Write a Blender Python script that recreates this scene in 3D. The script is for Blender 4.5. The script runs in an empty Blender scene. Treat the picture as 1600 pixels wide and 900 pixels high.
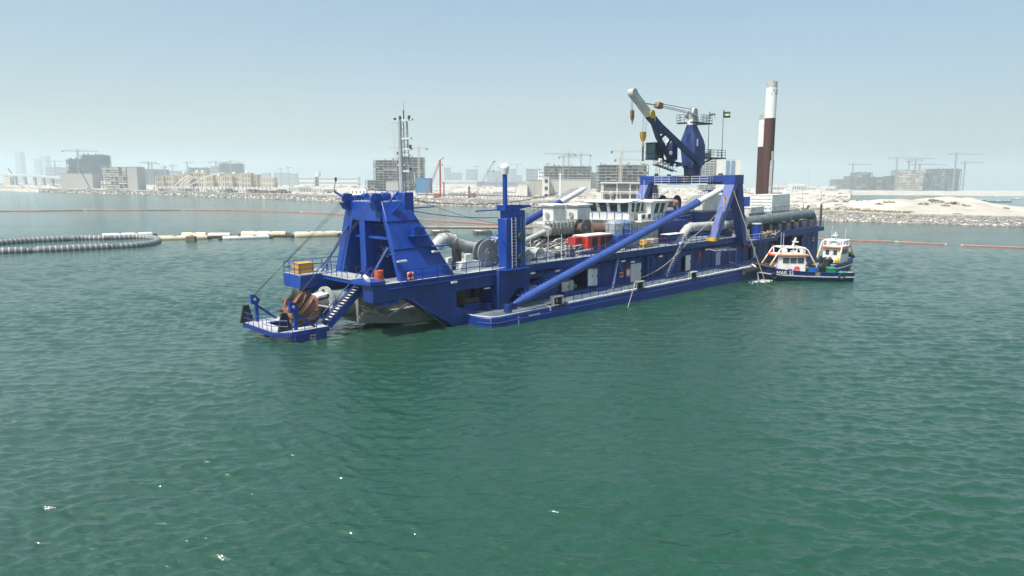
import bpy, math, random
from mathutils import Vector, Matrix
R = math.radians
rnd = random.Random(7)
sc = bpy.context.scene
COL = sc.collection

# ---------------------------------------------------------------- camera
F = 1067.0; CAMH = 14.0; PITCH = math.atan(160 / F); ROLL = math.atan(0.0065)     # horizon slopes slightly down to the right
cd = bpy.data.cameras.new('camera'); cam = bpy.data.objects.new('camera', cd); COL.objects.link(cam)
CAMROT = Matrix.Rotation(R(90) - PITCH, 4, 'X') @ Matrix.Rotation(ROLL, 4, 'Z')
cam.matrix_world = Matrix.Translation((0, 0, CAMH)) @ CAMROT
cd.sensor_width = 36; cd.lens = 36 * F / 1600; cd.clip_start = 0.5; cd.clip_end = 60000
sc.camera = cam
# ---------------------------------------------------------------- sky, sun, exposure
SUN_AZ = R(-131); SUN_EL = R(60)      # azimuth measured from +Y towards +X
w = bpy.data.worlds.new('World'); sc.world = w; w.use_nodes = True
nt = w.node_tree; bgn = nt.nodes['Background']
sky = nt.nodes.new('ShaderNodeTexSky'); sky.sky_type = 'NISHITA'; sky.sun_disc = False
sky.sun_elevation = SUN_EL; sky.sun_rotation = SUN_AZ; sky.altitude = 0
sky.air_density = 1.0; sky.dust_density = 4.5; sky.ozone_density = 0.7
tint = nt.nodes.new('ShaderNodeMix'); tint.data_type = 'RGBA'; tint.blend_type = 'MULTIPLY'; tint.inputs[0].default_value = 1; tint.inputs[7].default_value = (0.92, 1.02, 1.03, 1)
nt.links.new(sky.outputs[0], tint.inputs[6]); nt.links.new(tint.outputs[2], bgn.inputs[0]); bgn.inputs[1].default_value = 0.13
sd = bpy.data.lights.new('sun', 'SUN'); sun = bpy.data.objects.new('sun', sd); COL.objects.link(sun)
sd.energy = 4.3; sd.angle = R(0.53); sd.color = (1, 0.96, 0.90)
sdir = Vector((math.sin(SUN_AZ) * math.cos(SUN_EL), math.cos(SUN_AZ) * math.cos(SUN_EL), math.sin(SUN_EL)))
sun.rotation_euler = sdir.to_track_quat('Z', 'Y').to_euler(); sun.location = (-50, 0, 80)
sc.view_settings.view_transform = 'Standard'; sc.view_settings.look = 'None'
sc.view_settings.exposure = 0.42; sc.view_settings.gamma = 1
sc.cycles.volume_bounces = 1; sc.cycles.max_bounces = 6; sc.cycles.transparent_max_bounces = 8

# ---------------------------------------------------------------- materials
MATS = {}
def mat(name, col, rough=0.5, var=0.12, scale=1.5, rust=0.0, rustcol=(0.12, 0.05, 0.025), metal=0.0, bump=0.0, spec=0.5, coord='Object', streak=1.0, light=None):
    if name in MATS: return MATS[name]
    m = bpy.data.materials.new(name); m.use_nodes = True; n = m.node_tree; N = n.nodes; L = n.links
    b = N['Principled BSDF']; b.inputs['Roughness'].default_value = rough; b.inputs['Metallic'].default_value = metal
    b.inputs['Specular IOR Level'].default_value = spec
    tc = N.new('ShaderNodeTexCoord'); mp = N.new('ShaderNodeMapping'); mp.inputs['Scale'].default_value = (1, 1, 1 / streak)
    L.new(tc.outputs[coord], mp.inputs[0])
    t = N.new('ShaderNodeTexNoise'); t.inputs['Scale'].default_value = scale; t.inputs['Detail'].default_value = 6; t.inputs['Roughness'].default_value = 0.62
    L.new(mp.outputs[0], t.inputs['Vector'])
    mr = N.new('ShaderNodeMapRange'); mr.inputs[1].default_value = 0.3; mr.inputs[2].default_value = 0.7
    mr.inputs[3].default_value = 1 - var; mr.inputs[4].default_value = 1 + var; L.new(t.outputs[0], mr.inputs[0])
    mx = N.new('ShaderNodeMix'); mx.data_type = 'RGBA'; mx.blend_type = 'MULTIPLY'; mx.inputs[0].default_value = 1
    mx.inputs[6].default_value = (*col, 1); L.new(mr.outputs[0], mx.inputs[7]); out = mx.outputs[2]
    if light:
        t3 = N.new('ShaderNodeTexNoise'); t3.inputs['Scale'].default_value = scale * 0.37; t3.inputs['Detail'].default_value = 5; L.new(mp.outputs[0], t3.inputs['Vector'])
        r3 = N.new('ShaderNodeMapRange'); r3.inputs[1].default_value = 0.48; r3.inputs[2].default_value = 0.62; L.new(t3.outputs[0], r3.inputs[0])
        m3 = N.new('ShaderNodeMix'); m3.data_type = 'RGBA'; L.new(r3.outputs[0], m3.inputs[0]); L.new(out, m3.inputs[6]); m3.inputs[7].default_value = (*light, 1); out = m3.outputs[2]
    if rust > 0:
        t2 = N.new('ShaderNodeTexNoise'); t2.inputs['Scale'].default_value = scale * 2.3; t2.inputs['Detail'].default_value = 8; t2.inputs['Roughness'].default_value = 0.7
        L.new(mp.outputs[0], t2.inputs['Vector'])
        r2 = N.new('ShaderNodeMapRange'); r2.inputs[1].default_value = 0.66 - 0.3 * rust; r2.inputs[2].default_value = 0.76 - 0.3 * rust; r2.inputs[4].default_value = 0.85; L.new(t2.outputs[0], r2.inputs[0])
        m2 = N.new('ShaderNodeMix'); m2.data_type = 'RGBA'; L.new(r2.outputs[0], m2.inputs[0]); L.new(out, m2.inputs[6]); m2.inputs[7].default_value = (*rustcol, 1); out = m2.outputs[2]
    L.new(out, b.inputs['Base Color'])
    rr = N.new('ShaderNodeMapRange'); rr.inputs[3].default_value = max(0.05, rough - 0.1); rr.inputs[4].default_value = min(1, rough + 0.15); L.new(t.outputs[0], rr.inputs[0]); L.new(rr.outputs[0], b.inputs['Roughness'])
    if bump:
        bp = N.new('ShaderNodeBump'); bp.inputs['Strength'].default_value = 1; bp.inputs['Distance'].default_value = bump; L.new(t.outputs[0], bp.inputs['Height']); L.new(bp.outputs[0], b.inputs['Normal'])
    MATS[name] = m; return m
def glass(name, col=(0.02, 0.03, 0.035), rough=0.08):
    m = mat(name, col, rough, 0.3, 0.8); return m
BLUE = mat('blue_paint', (0.004, 0.042, 0.275), 0.42, 0.24, 0.9, 0.08, (0.02, 0.04, 0.12), streak=4, bump=0.004, light=(0.010, 0.058, 0.30))
BLUE2 = mat('blue_paint_shaded_worn', (0.005, 0.031, 0.175), 0.5, 0.34, 0.8, 0.2, (0.05, 0.06, 0.14), streak=4, bump=0.004)  # shaded copy of the blue: wall shade in the base colour, plus worn patches
HULLBLUE = mat('hull_blue', (0.005, 0.030, 0.19), 0.42, 0.3, 0.5, 0.24, (0.035, 0.045, 0.09), streak=5, bump=0.006)
CRANEBLUE = mat('crane_blue', (0.010, 0.020, 0.08), 0.5, 0.15, 0.8)
BOOMBLUE = mat('boom_blue', (0.042, 0.085, 0.30), 0.28, 0.15, 0.6, 0.08, (0.03, 0.05, 0.2))
LITBLUE = mat('pale_lit_blue', (0.085, 0.115, 0.30), 0.5, 0.15, 0.8)  # sunlit look of the front gantry legs put into the blue
NAVY = mat('navy_dark', (0.01, 0.014, 0.05), 0.5)
GREY = mat('grey_steel', (0.30, 0.31, 0.30), 0.5, 0.3, 1.5, 0.2, (0.10, 0.08, 0.06), bump=0.01)
DGREY = mat('dark_steel', (0.06, 0.06, 0.065), 0.55, 0.4, 2, 0.2, bump=0.01)
DECK = mat('deck_plating', (0.17, 0.20, 0.24), 0.65, 0.35, 0.7, 0.25, (0.11, 0.11, 0.11), light=(0.28, 0.31, 0.33))
GRATE = mat('deck_grating', (0.33, 0.34, 0.34), 0.6, 0.25, 3)
WHITE = mat('white_paint', (0.74, 0.74, 0.72), 0.45, 0.1, 1.2, 0.1, (0.35, 0.28, 0.2), streak=3)
OFFW = mat('off_white_paint', (0.62, 0.63, 0.60), 0.5, 0.15, 1.2, 0.15, (0.3, 0.22, 0.15), streak=2)
PIPEG = mat('pipe_grey', (0.42, 0.42, 0.40), 0.5, 0.25, 1.1, 0.24, (0.20, 0.13, 0.09), bump=0.01)
PIPED = mat('pipe_slate', (0.13, 0.16, 0.17), 0.5, 0.25, 1.1, 0.1, (0.25, 0.26, 0.27))
LADG = mat('ladder_grey', (0.22, 0.24, 0.22), 0.6, 0.3, 0.6, 0.25, (0.10, 0.10, 0.08), bump=0.02)
RUST = mat('rusty_cutter', (0.24, 0.12, 0.075), 0.75, 0.4, 2.2, 0.35, (0.09, 0.045, 0.03), bump=0.03)
TOOTH = mat('worn_tooth', (0.06, 0.05, 0.045), 0.6, 0.4, 4)
BROWN = mat('spud_brown', (0.075, 0.035, 0.03), 0.7, 0.25, 0.5, 0.2, (0.04, 0.025, 0.022), streak=5)
RED = mat('red_paint', (0.60, 0.035, 0.02), 0.4, 0.12, 1.5, 0.05)
ORANGE = mat('orange_paint', (0.85, 0.16, 0.03), 0.5, 0.12, 2)
RUSTO = mat('rust_orange_barrel', (0.42, 0.08, 0.03), 0.6, 0.25, 2)
RING = mat('life_ring_orange', (0.80, 0.08, 0.05), 0.5, 0.05, 2)
YEL = mat('yellow_ochre', (0.55, 0.30, 0.03), 0.5, 0.2, 2, 0.1)
YELL = mat('yellow_bright', (0.75, 0.45, 0.03), 0.5, 0.1, 2)
BLACK = mat('black_rubber', (0.015, 0.016, 0.018), 0.6, 0.3, 2)
ROPE = mat('rope', (0.35, 0.29, 0.20), 0.9, 0.2, 8)
WIRE = mat('steel_wire', (0.05, 0.05, 0.05), 0.5, 0.2, 3)
RAILW = mat('rail_grey', (0.52, 0.52, 0.50), 0.5, 0.15, 3)
GLASSD = glass('dark_glass')
GREENG = glass('green_glass', (0.012, 0.036, 0.034))
TANK = mat('tank_silver', (0.38, 0.42, 0.45), 0.35, 0.25, 1.5, 0.1, (0.2, 0.16, 0.12), metal=0.3)
TANKB = mat('tank_blue', (0.10, 0.20, 0.33), 0.4, 0.25, 1.5)
MACH = mat('machinery_grey', (0.34, 0.34, 0.32), 0.55, 0.4, 2.0, 0.3, (0.10, 0.09, 0.075), bump=0.02)
MACHD = mat('machinery_dark', (0.09, 0.09, 0.085), 0.6, 0.5, 2.0, 0.2, bump=0.02)
CONC = mat('raw_concrete', (0.34, 0.33, 0.32), 0.85, 0.15, 0.15)
CONCD = mat('dark_concrete', (0.14, 0.14, 0.15), 0.85, 0.2, 0.15)
CONCB = mat('screened_facade', (0.10, 0.125, 0.16), 0.8, 0.2, 0.1)
BEIGE = mat('beige_stone', (0.52, 0.46, 0.38), 0.8, 0.08, 0.1)
PALE = mat('pale_render', (0.58, 0.56, 0.52), 0.8, 0.08, 0.1)
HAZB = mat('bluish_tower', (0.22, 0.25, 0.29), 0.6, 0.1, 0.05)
DWIN = mat('window_dark', (0.05, 0.06, 0.075), 0.3, 0.3, 0.2)
HOSE = mat('hose_black', (0.13, 0.14, 0.14), 0.6, 0.35, 1.5, 0.2, (0.20, 0.20, 0.20), bump=0.01)
BAND = mat('hose_band', (0.42, 0.42, 0.42), 0.6, 0.25, 2)
CREAM = mat('cream_float', (0.58, 0.49, 0.34), 0.7, 0.15, 0.7, 0.2, (0.22, 0.15, 0.10), light=(0.66, 0.62, 0.54))
RPIPE = mat('rusty_pipe', (0.33, 0.23, 0.17), 0.8, 0.25, 0.5, 0.25, (0.15, 0.09, 0.07))
BOOMO = mat('barrier_orange', (0.36, 0.16, 0.12), 0.7, 0.25, 0.4, 0.2, (0.55, 0.42, 0.36))
ROCK = mat('rock', (0.24, 0.225, 0.21), 0.95, 0.45, 0.35)
CRR = mat('crane_red', (0.33, 0.05, 0.04), 0.6, 0.15)
CRY = mat('crane_pale', (0.45, 0.43, 0.36), 0.6, 0.1)
CRG = mat('crane_grey', (0.25, 0.26, 0.26), 0.6, 0.1)
SHRUBM = mat('shrub_olive', (0.10, 0.095, 0.035), 0.9, 0.4, 0.6)
BLUEHOARD = mat('blue_hoarding', (0.05, 0.16, 0.30), 0.7, 0.1)
GREENP = mat('green_plastic', (0.02, 0.22, 0.12), 0.5, 0.1)

# ---------------------------------------------------------------- mesh helper
class MB:
    def __init__(s): s.v = []; s.f = []
    def add(s, vs, fs):
        o = len(s.v); s.v += [tuple(v) for v in vs]; s.f += [tuple(i + o for i in f) for f in fs]; return s
    def hexa(s, p):   # 8 points: bottom 0-3 ccw, top 4-7
        return s.add(p, [(3, 2, 1, 0), (4, 5, 6, 7), (0, 1, 5, 4), (1, 2, 6, 5), (2, 3, 7, 6), (3, 0, 4, 7)])
    def box(s, x0, x1, y0, y1, z0, z1):
        return s.hexa([(x0, y0, z0), (x1, y0, z0), (x1, y1, z0), (x0, y1, z0), (x0, y0, z1), (x1, y0, z1), (x1, y1, z1), (x0, y1, z1)])
    def rbox(s, c, size, M):
        a, b, d = [q / 2 for q in size]
        P = [M @ Vector(q) + Vector(c) for q in [(-a, -b, -d), (a, -b, -d), (a, b, -d), (-a, b, -d), (-a, -b, d), (a, -b, d), (a, b, d), (-a, b, d)]]
        return s.hexa(P)
    def beam(s, p0, p1, w, h=None, up=(0, 0, 1)):
        p0 = Vector(p0); p1 = Vector(p1); d = (p1 - p0); 
        if d.length < 1e-6: return s
        h = h or w; z = d.normalized(); u = Vector(up)
        if abs(z.dot(u)) > 0.97: u = Vector((1, 0, 0))
        x = z.cross(u).normalized(); y = x.cross(z).normalized()
        P = []
        for q in (p0, p1):
            for a, b in ((-1, -1), (1, -1), (1, 1), (-1, 1)): P.append(q + x * (a * w / 2) + y * (b * h / 2))
        return s.hexa(P)
    def tube(s, p0, p1, r, r2=None, n=10, cap=True): return s.path([p0, p1], r, n, cap, r2)
    def path(s, pts, r, n=8, cap=True, r2=None, radii=None):
        pts = [Vector(p) for p in pts]; k = len(pts); o = len(s.v); prev = None
        for i, p in enumerate(pts):
            d = (pts[min(i + 1, k - 1)] - pts[max(i - 1, 0)]).normalized()
            if prev is None:
                u = Vector((0, 0, 1)) if abs(d.z) < 0.9 else Vector((1, 0, 0))
                x = d.cross(u).normalized()
            else: x = (prev - d * prev.dot(d)).normalized()
            prev = x; y = x.cross(d)
            rr = radii[i] if radii else (r if r2 is None else r + (r2 - r) * i / (k - 1))
            for j in range(n):
                a = 2 * math.pi * (j + 0.5) / n; s.v.append(tuple(p + x * (math.cos(a) * rr) + y * (math.sin(a) * rr)))
        for i in range(k - 1):
            for j in range(n):
                a = o + i * n + j; b = o + i * n + (j + 1) % n; s.f.append((a, a + n, b + n, b))
        if cap:
            s.f.append(tuple(o + j for j in range(n))); s.f.append(tuple(o + (k - 1) * n + n - 1 - j for j in range(n)))
        return s
    def prism(s, poly, axis, a, b):  # poly 2D in the other two axes
        def P(q, t):
            return {'x': (t, q[0], q[1]), 'y': (q[0], t, q[1]), 'z': (q[0], q[1], t)}[axis]
        n = len(poly); vs = [P(q, a) for q in poly] + [P(q, b) for q in poly]
        ar = sum(poly[i][0] * poly[(i + 1) % n][1] - poly[(i + 1) % n][0] * poly[i][1] for i in range(n))
        f = [tuple(range(n)), tuple(range(2 * n - 1, n - 1, -1))] + [(i, i + n, (i + 1) % n + n, (i + 1) % n) for i in range(n)]
        flip = (ar > 0) == (axis != 'y')
        if b < a: flip = not flip
        if flip: f = [tuple(reversed(q)) for q in f]
        return s.add(vs, f)
    def ball(s, c, r, n=10, m=6, sz=1):
        o = len(s.v)
        for i in range(m + 1):
            a = math.pi * i / m
            for j in range(n):
                b = 2 * math.pi * j / n; s.v.append((c[0] + r * math.sin(a) * math.cos(b), c[1] + r * math.sin(a) * math.sin(b), c[2] + sz * r * math.cos(a)))
        for i in range(m):
            for j in range(n):
                a = o + i * n + j; b = o + i * n + (j + 1) % n; s.f.append((a, a + n, b + n, b))
        return s
    def torus(s, c, R0, r, axis='y', n=20, m=8):
        pts = []
        o = len(s.v)
        for i in range(n):
            a = 2 * math.pi * i / n
            for j in range(m):
                b = 2 * math.pi * j / m; q = R0 + r * math.cos(b); h = r * math.sin(b)
                u, v = q * math.cos(a), q * math.sin(a)
                s.v.append({'y': (c[0] + u, c[1] + h, c[2] + v), 'z': (c[0] + u, c[1] + v, c[2] + h), 'x': (c[0] + h, c[1] + u, c[2] + v)}[axis])
        for i in range(n):
            for j in range(m):
                s.f.append((o + i * m + j, o + ((i + 1) % n) * m + j, o + ((i + 1) % n) * m + (j + 1) % m, o + i * m + (j + 1) % m))
        return s
    def rail(s, pts, h=1.1, r=0.03, step=1.5, mid=2, postdown=0.0):
        pts = [Vector(p) for p in pts]
        for a, b in zip(pts, pts[1:]):
            L = (b - a).length; k = max(1, round(L / step))
            for i in range(k + 1):
                q = a.lerp(b, i / k); s.tube(q - Vector((0, 0, postdown)), q + Vector((0, 0, h)), r, n=5, cap=False)
            for j in range(mid): 
                z = h * (mid - j) / mid; s.tube(a + Vector((0, 0, z)), b + Vector((0, 0, z)), r, n=5, cap=False)
        return s
    def ladder(s, p0, p1, w, wdir, step=0.35, r=0.035):
        p0 = Vector(p0); p1 = Vector(p1); wd = Vector(wdir).normalized() * w / 2
        s.tube(p0 - wd, p1 - wd, r, n=5); s.tube(p0 + wd, p1 + wd, r, n=5)
        k = int((p1 - p0).length / step)
        for i in range(1, k):
            q = p0.lerp(p1, i / k); s.tube(q - wd, q + wd, r * 0.8, n=4, cap=False)
        return s
    def lattice(s, p0, p1, w0, w1=None, r=0.06, bay=None, n=4, up=(0, 0, 1)):
        p0 = Vector(p0); p1 = Vector(p1); w1 = w1 or w0; d = p1 - p0; z = d.normalized(); u = Vector(up)
        if abs(z.dot(u)) > 0.97: u = Vector((1, 0, 0))
        x = z.cross(u).normalized(); y = x.cross(z)
        bay = bay or w0 * 1.3; k = max(1, int(d.length / bay)); cs = [(-1, -1), (1, -1), (1, 1), (-1, 1)] if n == 4 else [(-1, -0.6), (1, -0.6), (0, 1)]
        def P(i, c): 
            ww = (w0 + (w1 - w0) * i / k) / 2; return p0 + d * (i / k) + x * (c[0] * ww) + y * (c[1] * ww)
        for c in cs: s.tube(P(0, c), P(k, c), r, n=4, cap=False)
        for i in range(k):
            for a in range(n):
                c, e = cs[a], cs[(a + 1) % n]
                s.tube(P(i, c), P(i + 1, e) if i % 2 else P(i + 1, e), r * 0.6, n=3, cap=False); s.tube(P(i, c), P(i, e), r * 0.6, n=3, cap=False)
        return s
    def xf(s, M):
        s.v = [tuple(M @ Vector(v)) for v in s.v]; return s
    def build(s, name, m, parent=None, smooth=True, bevel=0, ang=32):
        me = bpy.data.meshes.new(name); me.from_pydata(s.v, [], s.f)
        if m: me.materials.append(m)
        if smooth:
            me.polygons.foreach_set('use_smooth', [True] * len(me.polygons)); me.set_sharp_from_angle(angle=R(ang))
        me.update()
        o = bpy.data.objects.new(name, me); COL.objects.link(o)
        if parent: o.parent = parent
        if bevel:
            b = o.modifiers.new('bevel', 'BEVEL'); b.width = bevel; b.segments = 1; b.limit_method = 'ANGLE'; b.angle_limit = R(40)
        return o
def tag(o, label=None, cat=None, group=None, kind=None):
    if label: o['label'] = label
    if cat: o['category'] = cat
    if group: o['group'] = group
    if kind: o['kind'] = kind
    return o
def empty(name, loc=(0, 0, 0), rz=0, parent=None, M=None):
    o = bpy.data.objects.new(name, None); COL.objects.link(o); o.empty_display_size = 0.5
    if M is not None: o.matrix_world = M
    else: o.location = loc; o.rotation_euler = (0, 0, rz)
    if parent: o.parent = parent
    return o
def text(name, body, size, m, parent, M, ext=0.01):
    c = bpy.data.curves.new(name, 'FONT'); c.body = body; c.size = size; c.extrude = ext; c.align_x = 'CENTER'
    t = bpy.data.objects.new(name, c); COL.objects.link(t); bpy.context.view_layer.update()
    me = bpy.data.meshes.new_from_object(t.evaluated_get(bpy.context.evaluated_depsgraph_get()))
    bpy.data.objects.remove(t); me.materials.clear(); me.materials.append(m)
    o = bpy.data.objects.new(name, me); COL.objects.link(o); me.transform(M)
    if parent: o.parent = parent
    return o
def sight(u, v): return CAMROT.to_3x3() @ Vector(((u - 800) / F, (450 - v) / F, -1))
def wp(u, v): d = sight(u, v); k = -CAMH / d.z; return Vector((d.x * k, d.y * k, 0))
def HOR(u): return 284.8 + 0.0065 * u
def at(u, D, z=0): d = sight(u, HOR(u)); return Vector((d.x / d.y * D, D, z))        # bearing and distance to a map position
def hz(v, D, u=800): d = sight(u, v); return CAMH + d.z / d.y * D                    # height seen at that distance

# ================================================================ SETTING
def sea_material():
    m = bpy.data.materials.new('sea_water'); m.use_nodes = True; n = m.node_tree; N = n.nodes; L = n.links; b = N['Principled BSDF']
    b.inputs['IOR'].default_value = 1.333; b.inputs['Specular IOR Level'].default_value = 1.0; b.inputs['Roughness'].default_value = 0.11
    tc = N.new('ShaderNodeTexCoord')
    def noise(scale, rot, stretch, detail=3, rough=0.55, dist=0.0):
        mp = N.new('ShaderNodeMapping'); mp.inputs['Rotation'].default_value = (0, 0, R(rot)); mp.inputs['Scale'].default_value = (scale / stretch, scale, scale)
        L.new(tc.outputs['Object'], mp.inputs[0]); t = N.new('ShaderNodeTexNoise'); t.inputs['Scale'].default_value = 1
        t.inputs['Detail'].default_value = detail; t.inputs['Roughness'].default_value = rough; t.inputs['Distortion'].default_value = dist
        L.new(mp.outputs[0], t.inputs['Vector']); return t.outputs[0]
    def mul(a, k):
        q = N.new('ShaderNodeMath'); q.operation = 'MULTIPLY'; L.new(a, q.inputs[0])
        if isinstance(k, float): q.inputs[1].default_value = k
        else: L.new(k, q.inputs[1])
        return q.outputs[0]
    def add(a, b2):
        q = N.new('ShaderNodeMath'); q.operation = 'ADD'; L.new(a, q.inputs[0]); L.new(b2, q.inputs[1]); return q.outputs[0]
    def ridge(a):   # sharpens crests
        q = N.new('ShaderNodeMath'); q.operation = 'POWER'; L.new(a, q.inputs[0]); q.inputs[1].default_value = 1.6; return q.outputs[0]
    a = ridge(noise(0.62, -12, 2.6, 2, 0.5, 0.3)); c = noise(1.7, 12, 2.2, 4, 0.62, 0.4); d = noise(5.5, -5, 1.7, 4, 0.6)
    g = noise(0.035, 12, 3.5, 3)
    gm = N.new('ShaderNodeMapRange'); gm.inputs[1].default_value = 0.35; gm.inputs[2].default_value = 0.65; gm.inputs[3].default_value = 0.75; gm.inputs[4].default_value = 1.15; L.new(g, gm.inputs[0])
    h = add(add(mul(a, WAVE[0]), mul(c, WAVE[1])), mul(d, WAVE[2])); h = mul(h, gm.outputs[0])
    bp = N.new('ShaderNodeBump'); bp.inputs['Strength'].default_value = 1; bp.inputs['Distance'].default_value = 1.0; L.new(h, bp.inputs['Height']); L.new(bp.outputs[0], b.inputs['Normal'])
    g2 = noise(0.02, 30, 2.0, 4)
    mr = N.new('ShaderNodeMapRange'); mr.inputs[1].default_value = 0.35; mr.inputs[2].default_value = 0.68; L.new(g2, mr.inputs[0])
    mx = N.new('ShaderNodeMix'); mx.data_type = 'RGBA'; L.new(mr.outputs[0], mx.inputs[0])
    mx.inputs[6].default_value = (0.011, 0.056, 0.031, 1); mx.inputs[7].default_value = (0.022, 0.063, 0.045, 1); L.new(mx.outputs[2], b.inputs['Base Color'])
    return m
WAVE = (0.16, 0.12, 0.02)
import numpy as np
def make_sea():
    """one sheet to the horizon, fine near the ships, carrying a short crossing chop as real waves"""
    rows = [2.0, 6, 10, 14, 17]
    while rows[-1] < 260: rows.append(rows[-1] * 1.0033)
    while rows[-1] < 500: rows.append(rows[-1] * 1.008)
    while rows[-1] < 45000: rows.append(rows[-1] * 1.06)
    rows = np.array(rows); A = np.radians(np.concatenate([np.linspace(-80, -42, 50)[:-1], np.linspace(-42, 42, 800), np.linspace(42, 80, 50)[1:]]))
    Rr, Aa = np.meshgrid(rows, A, indexing='ij'); Xr = (Rr * np.tan(Aa)).clip(-60000, 60000); Yr = Rr - 1.5
    rg = np.random.RandomState(5); X, Y, Z = Xr.copy(), Yr.copy(), np.zeros_like(Xr); dist = np.hypot(Xr, Yr + 1.5) + 1
    cell = np.maximum(dist * 0.0034, 0.04); nw = 96
    gust = 1 + .28 * np.sin(Xr * .045 + 2 * np.sin(Yr * .03)) * np.sin(Yr * .06 + 1.3) + .15 * np.sin(Xr * .11 - Yr * .09)
    for i in range(nw):
        lam = 0.20 * (2.6 / 0.20) ** ((i + rg.rand()) / nw); th = np.radians(90 + 10 * np.sin(i * 2.4) + rg.randn() * 30); k = 2 * np.pi / lam
        sl = SLOPE * np.sqrt(2 / nw) * (1.2 if 0.35 < lam < 1.4 else .75); a = sl / k; fade = np.clip((lam / cell - 1.8) / 2.0, 0, 1) * gust; ph = k * (np.cos(th) * Xr + np.sin(th) * Yr) + rg.rand() * 6.28
        Z += a * fade * np.sin(ph); c = a * fade * .35 * np.cos(ph); X += c * np.cos(th); Y += c * np.sin(th)
    nr, nc = Xr.shape; me = bpy.data.meshes.new('sea'); me.vertices.add(nr * nc); me.vertices.foreach_set('co', np.stack([X, Y, Z], -1).ravel())
    ii, jj = np.meshgrid(np.arange(nr - 1), np.arange(nc - 1), indexing='ij'); b = (ii * nc + jj).ravel(); q = np.stack([b, b + 1, b + nc + 1, b + nc], -1)
    me.loops.add(q.size); me.loops.foreach_set('vertex_index', q.ravel()); me.polygons.add(len(q)); me.polygons.foreach_set('loop_start', np.arange(len(q)) * 4); me.polygons.foreach_set('use_smooth', np.ones(len(q), bool))
    me.update(calc_edges=True); me.materials.append(sea_material()); o = bpy.data.objects.new('sea', me); COL.objects.link(o); print('sea quads', len(q)); return o
SLOPE = 0.24
tag(make_sea(), kind='structure')
bed = MB(); bed.box(-30000, 30000, -3000, 45000, -9.6, -9)
tag(bed.build('seabed', mat('seabed_sand', (0.03, 0.09, 0.06), 0.9), smooth=False), kind='structure')

SH = [(u, (CAMH - 0) * F * 1.02 / (v - HOR(u))) for u, v in ((-400, 291.5), (-100, 296), (0, 298), (82, 301), (180, 303), (300, 306.7), (420, 311), (539, 315.5), (650, 319), (760, 323), (850, 326), (1000, 332), (1150, 339), (1285, 345), (1440, 350), (1600, 354), (1750, 358), (2300, 372))]
def shoreD(u):
    for (a, b), (c, d) in zip(SH, SH[1:]):
        if a <= u <= c:
            k = (u - a) / (c - a); return 1 / ((1 - k) / b + k / d)
    return SH[-1][1] if u > SH[-1][0] else SH[0][1]
def smooth(x, a, b): x = max(0, min(1, (x - a) / (b - a))); return x * x * (3 - 2 * x)
from mathutils import noise as mn
def nz(x, y, s, o=4): return mn.fractal(Vector((x * s, y * s, 3.1)), 1.0, 2.0, o)
def crest(u): return 3.1 + 1.2 * (1 - smooth(u, 500, 1250))
def land_h(u, D, D0):
    x = (u - 800) / F * D; d = D - D0; c = crest(u)
    h = -1.6 + (c + 1.6) * smooth(d, -1, 7.5)
    if d > 8:
        h += 5.5 * smooth(d, 120, 800)
        h += nz(x, D, 0.05) * 0.5 * smooth(d, 14, 40) + max(0, nz(x, D, 0.012) - 0.05) * 3.0 * smooth(d, 60, 200) * (1 - smooth(D, 1500, 2500))
    # sand dune ridge on the peninsula at the right
    k = math.exp(-((D - 352) / 34) ** 2) * (smooth(u, 1215, 1330) * (1 - smooth(u, 1500, 1640) * 0.85))
    h += k * (4.3 + 1.5 * nz(x, D, 0.035, 5) + 1.8 * math.exp(-((u - 1480) / 60) ** 2) + 0.8 * nz(x + 50, D, 0.12, 5))
    return h
SAND = mat('sand', (0.42, 0.38, 0.32), 0.95, 0.2, 0.06, 0.3, (0.27, 0.25, 0.215), light=(0.52, 0.48, 0.41), bump=0.6)
us = [u for u in range(-420, 1331, 7)]
offs = [-1.5, 1, 3, 5, 7, 8.5, 11, 14, 18, 23, 29, 36, 44, 53, 64, 77, 92, 110, 131, 155, 184, 220, 265, 320, 390, 480, 600, 760, 980, 1300, 1750, 2300]
L = MB()
for u in us:
    D0 = shoreD(u)
    for d in offs: L.v.append((*at(u, D0 + d)[:2], land_h(u, D0 + d, D0)))
n = len(offs)
for i in range(len(us) - 1):
    for j in range(n - 1): a = i * n + j; L.f.append((a, a + n, a + n + 1, a + 1))
tag(L.build('reclaimed_land', SAND), kind='structure')
# peninsula to the right, then a lagoon, then a far beach
us = [u for u in range(1330, 2300, 6)]; po = [-1.5, 1, 3, 5, 7, 8.5, 11, 14, 18, 23, 27, 31, 35, 39, 44, 49, 54, 60, 66, 72, 78, 84, 90, 97, 105, 113, 122, 132, 145, 165, 190]
L = MB()
for u in us:
    D0 = shoreD(u)
    for d in po:
        z = land_h(u, D0 + d, D0)
        if d > 130: z = z + (-1.5 - z) * smooth(d, 130, 190)
        L.v.append((*at(u, D0 + d)[:2], z))
n = len(po)
for i in range(len(us) - 1):
    for j in range(n - 1): a = i * n + j; L.f.append((a, a + n, a + n + 1, a + 1))
tag(L.build('sand_peninsula', SAND), kind='structure')
L = MB(); us = list(range(1300, 2500, 12)); fo = [1380, 1400, 1430, 1500, 1600, 1750, 1950, 2200, 2600, 3100]
for u in us:
    for j, D in enumerate(fo):
        D2 = D + 60 * nz(u, 0, 0.01); z = [-1, 0.8, 2.5, 4, 5, 6.2, 7.2, 8, 6, -1][j] + (nz(u * 3, D, 0.02) if 1 < j < 8 else 0)
        L.v.append((*at(u, D2)[:2], z))
n = len(fo)
for i in range(len(us) - 1):
    for j in range(n - 1): a = i * n + j; L.f.append((a, a + n, a + n + 1, a + 1))
tag(L.build('far_beach', SAND), kind='structure')
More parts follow.
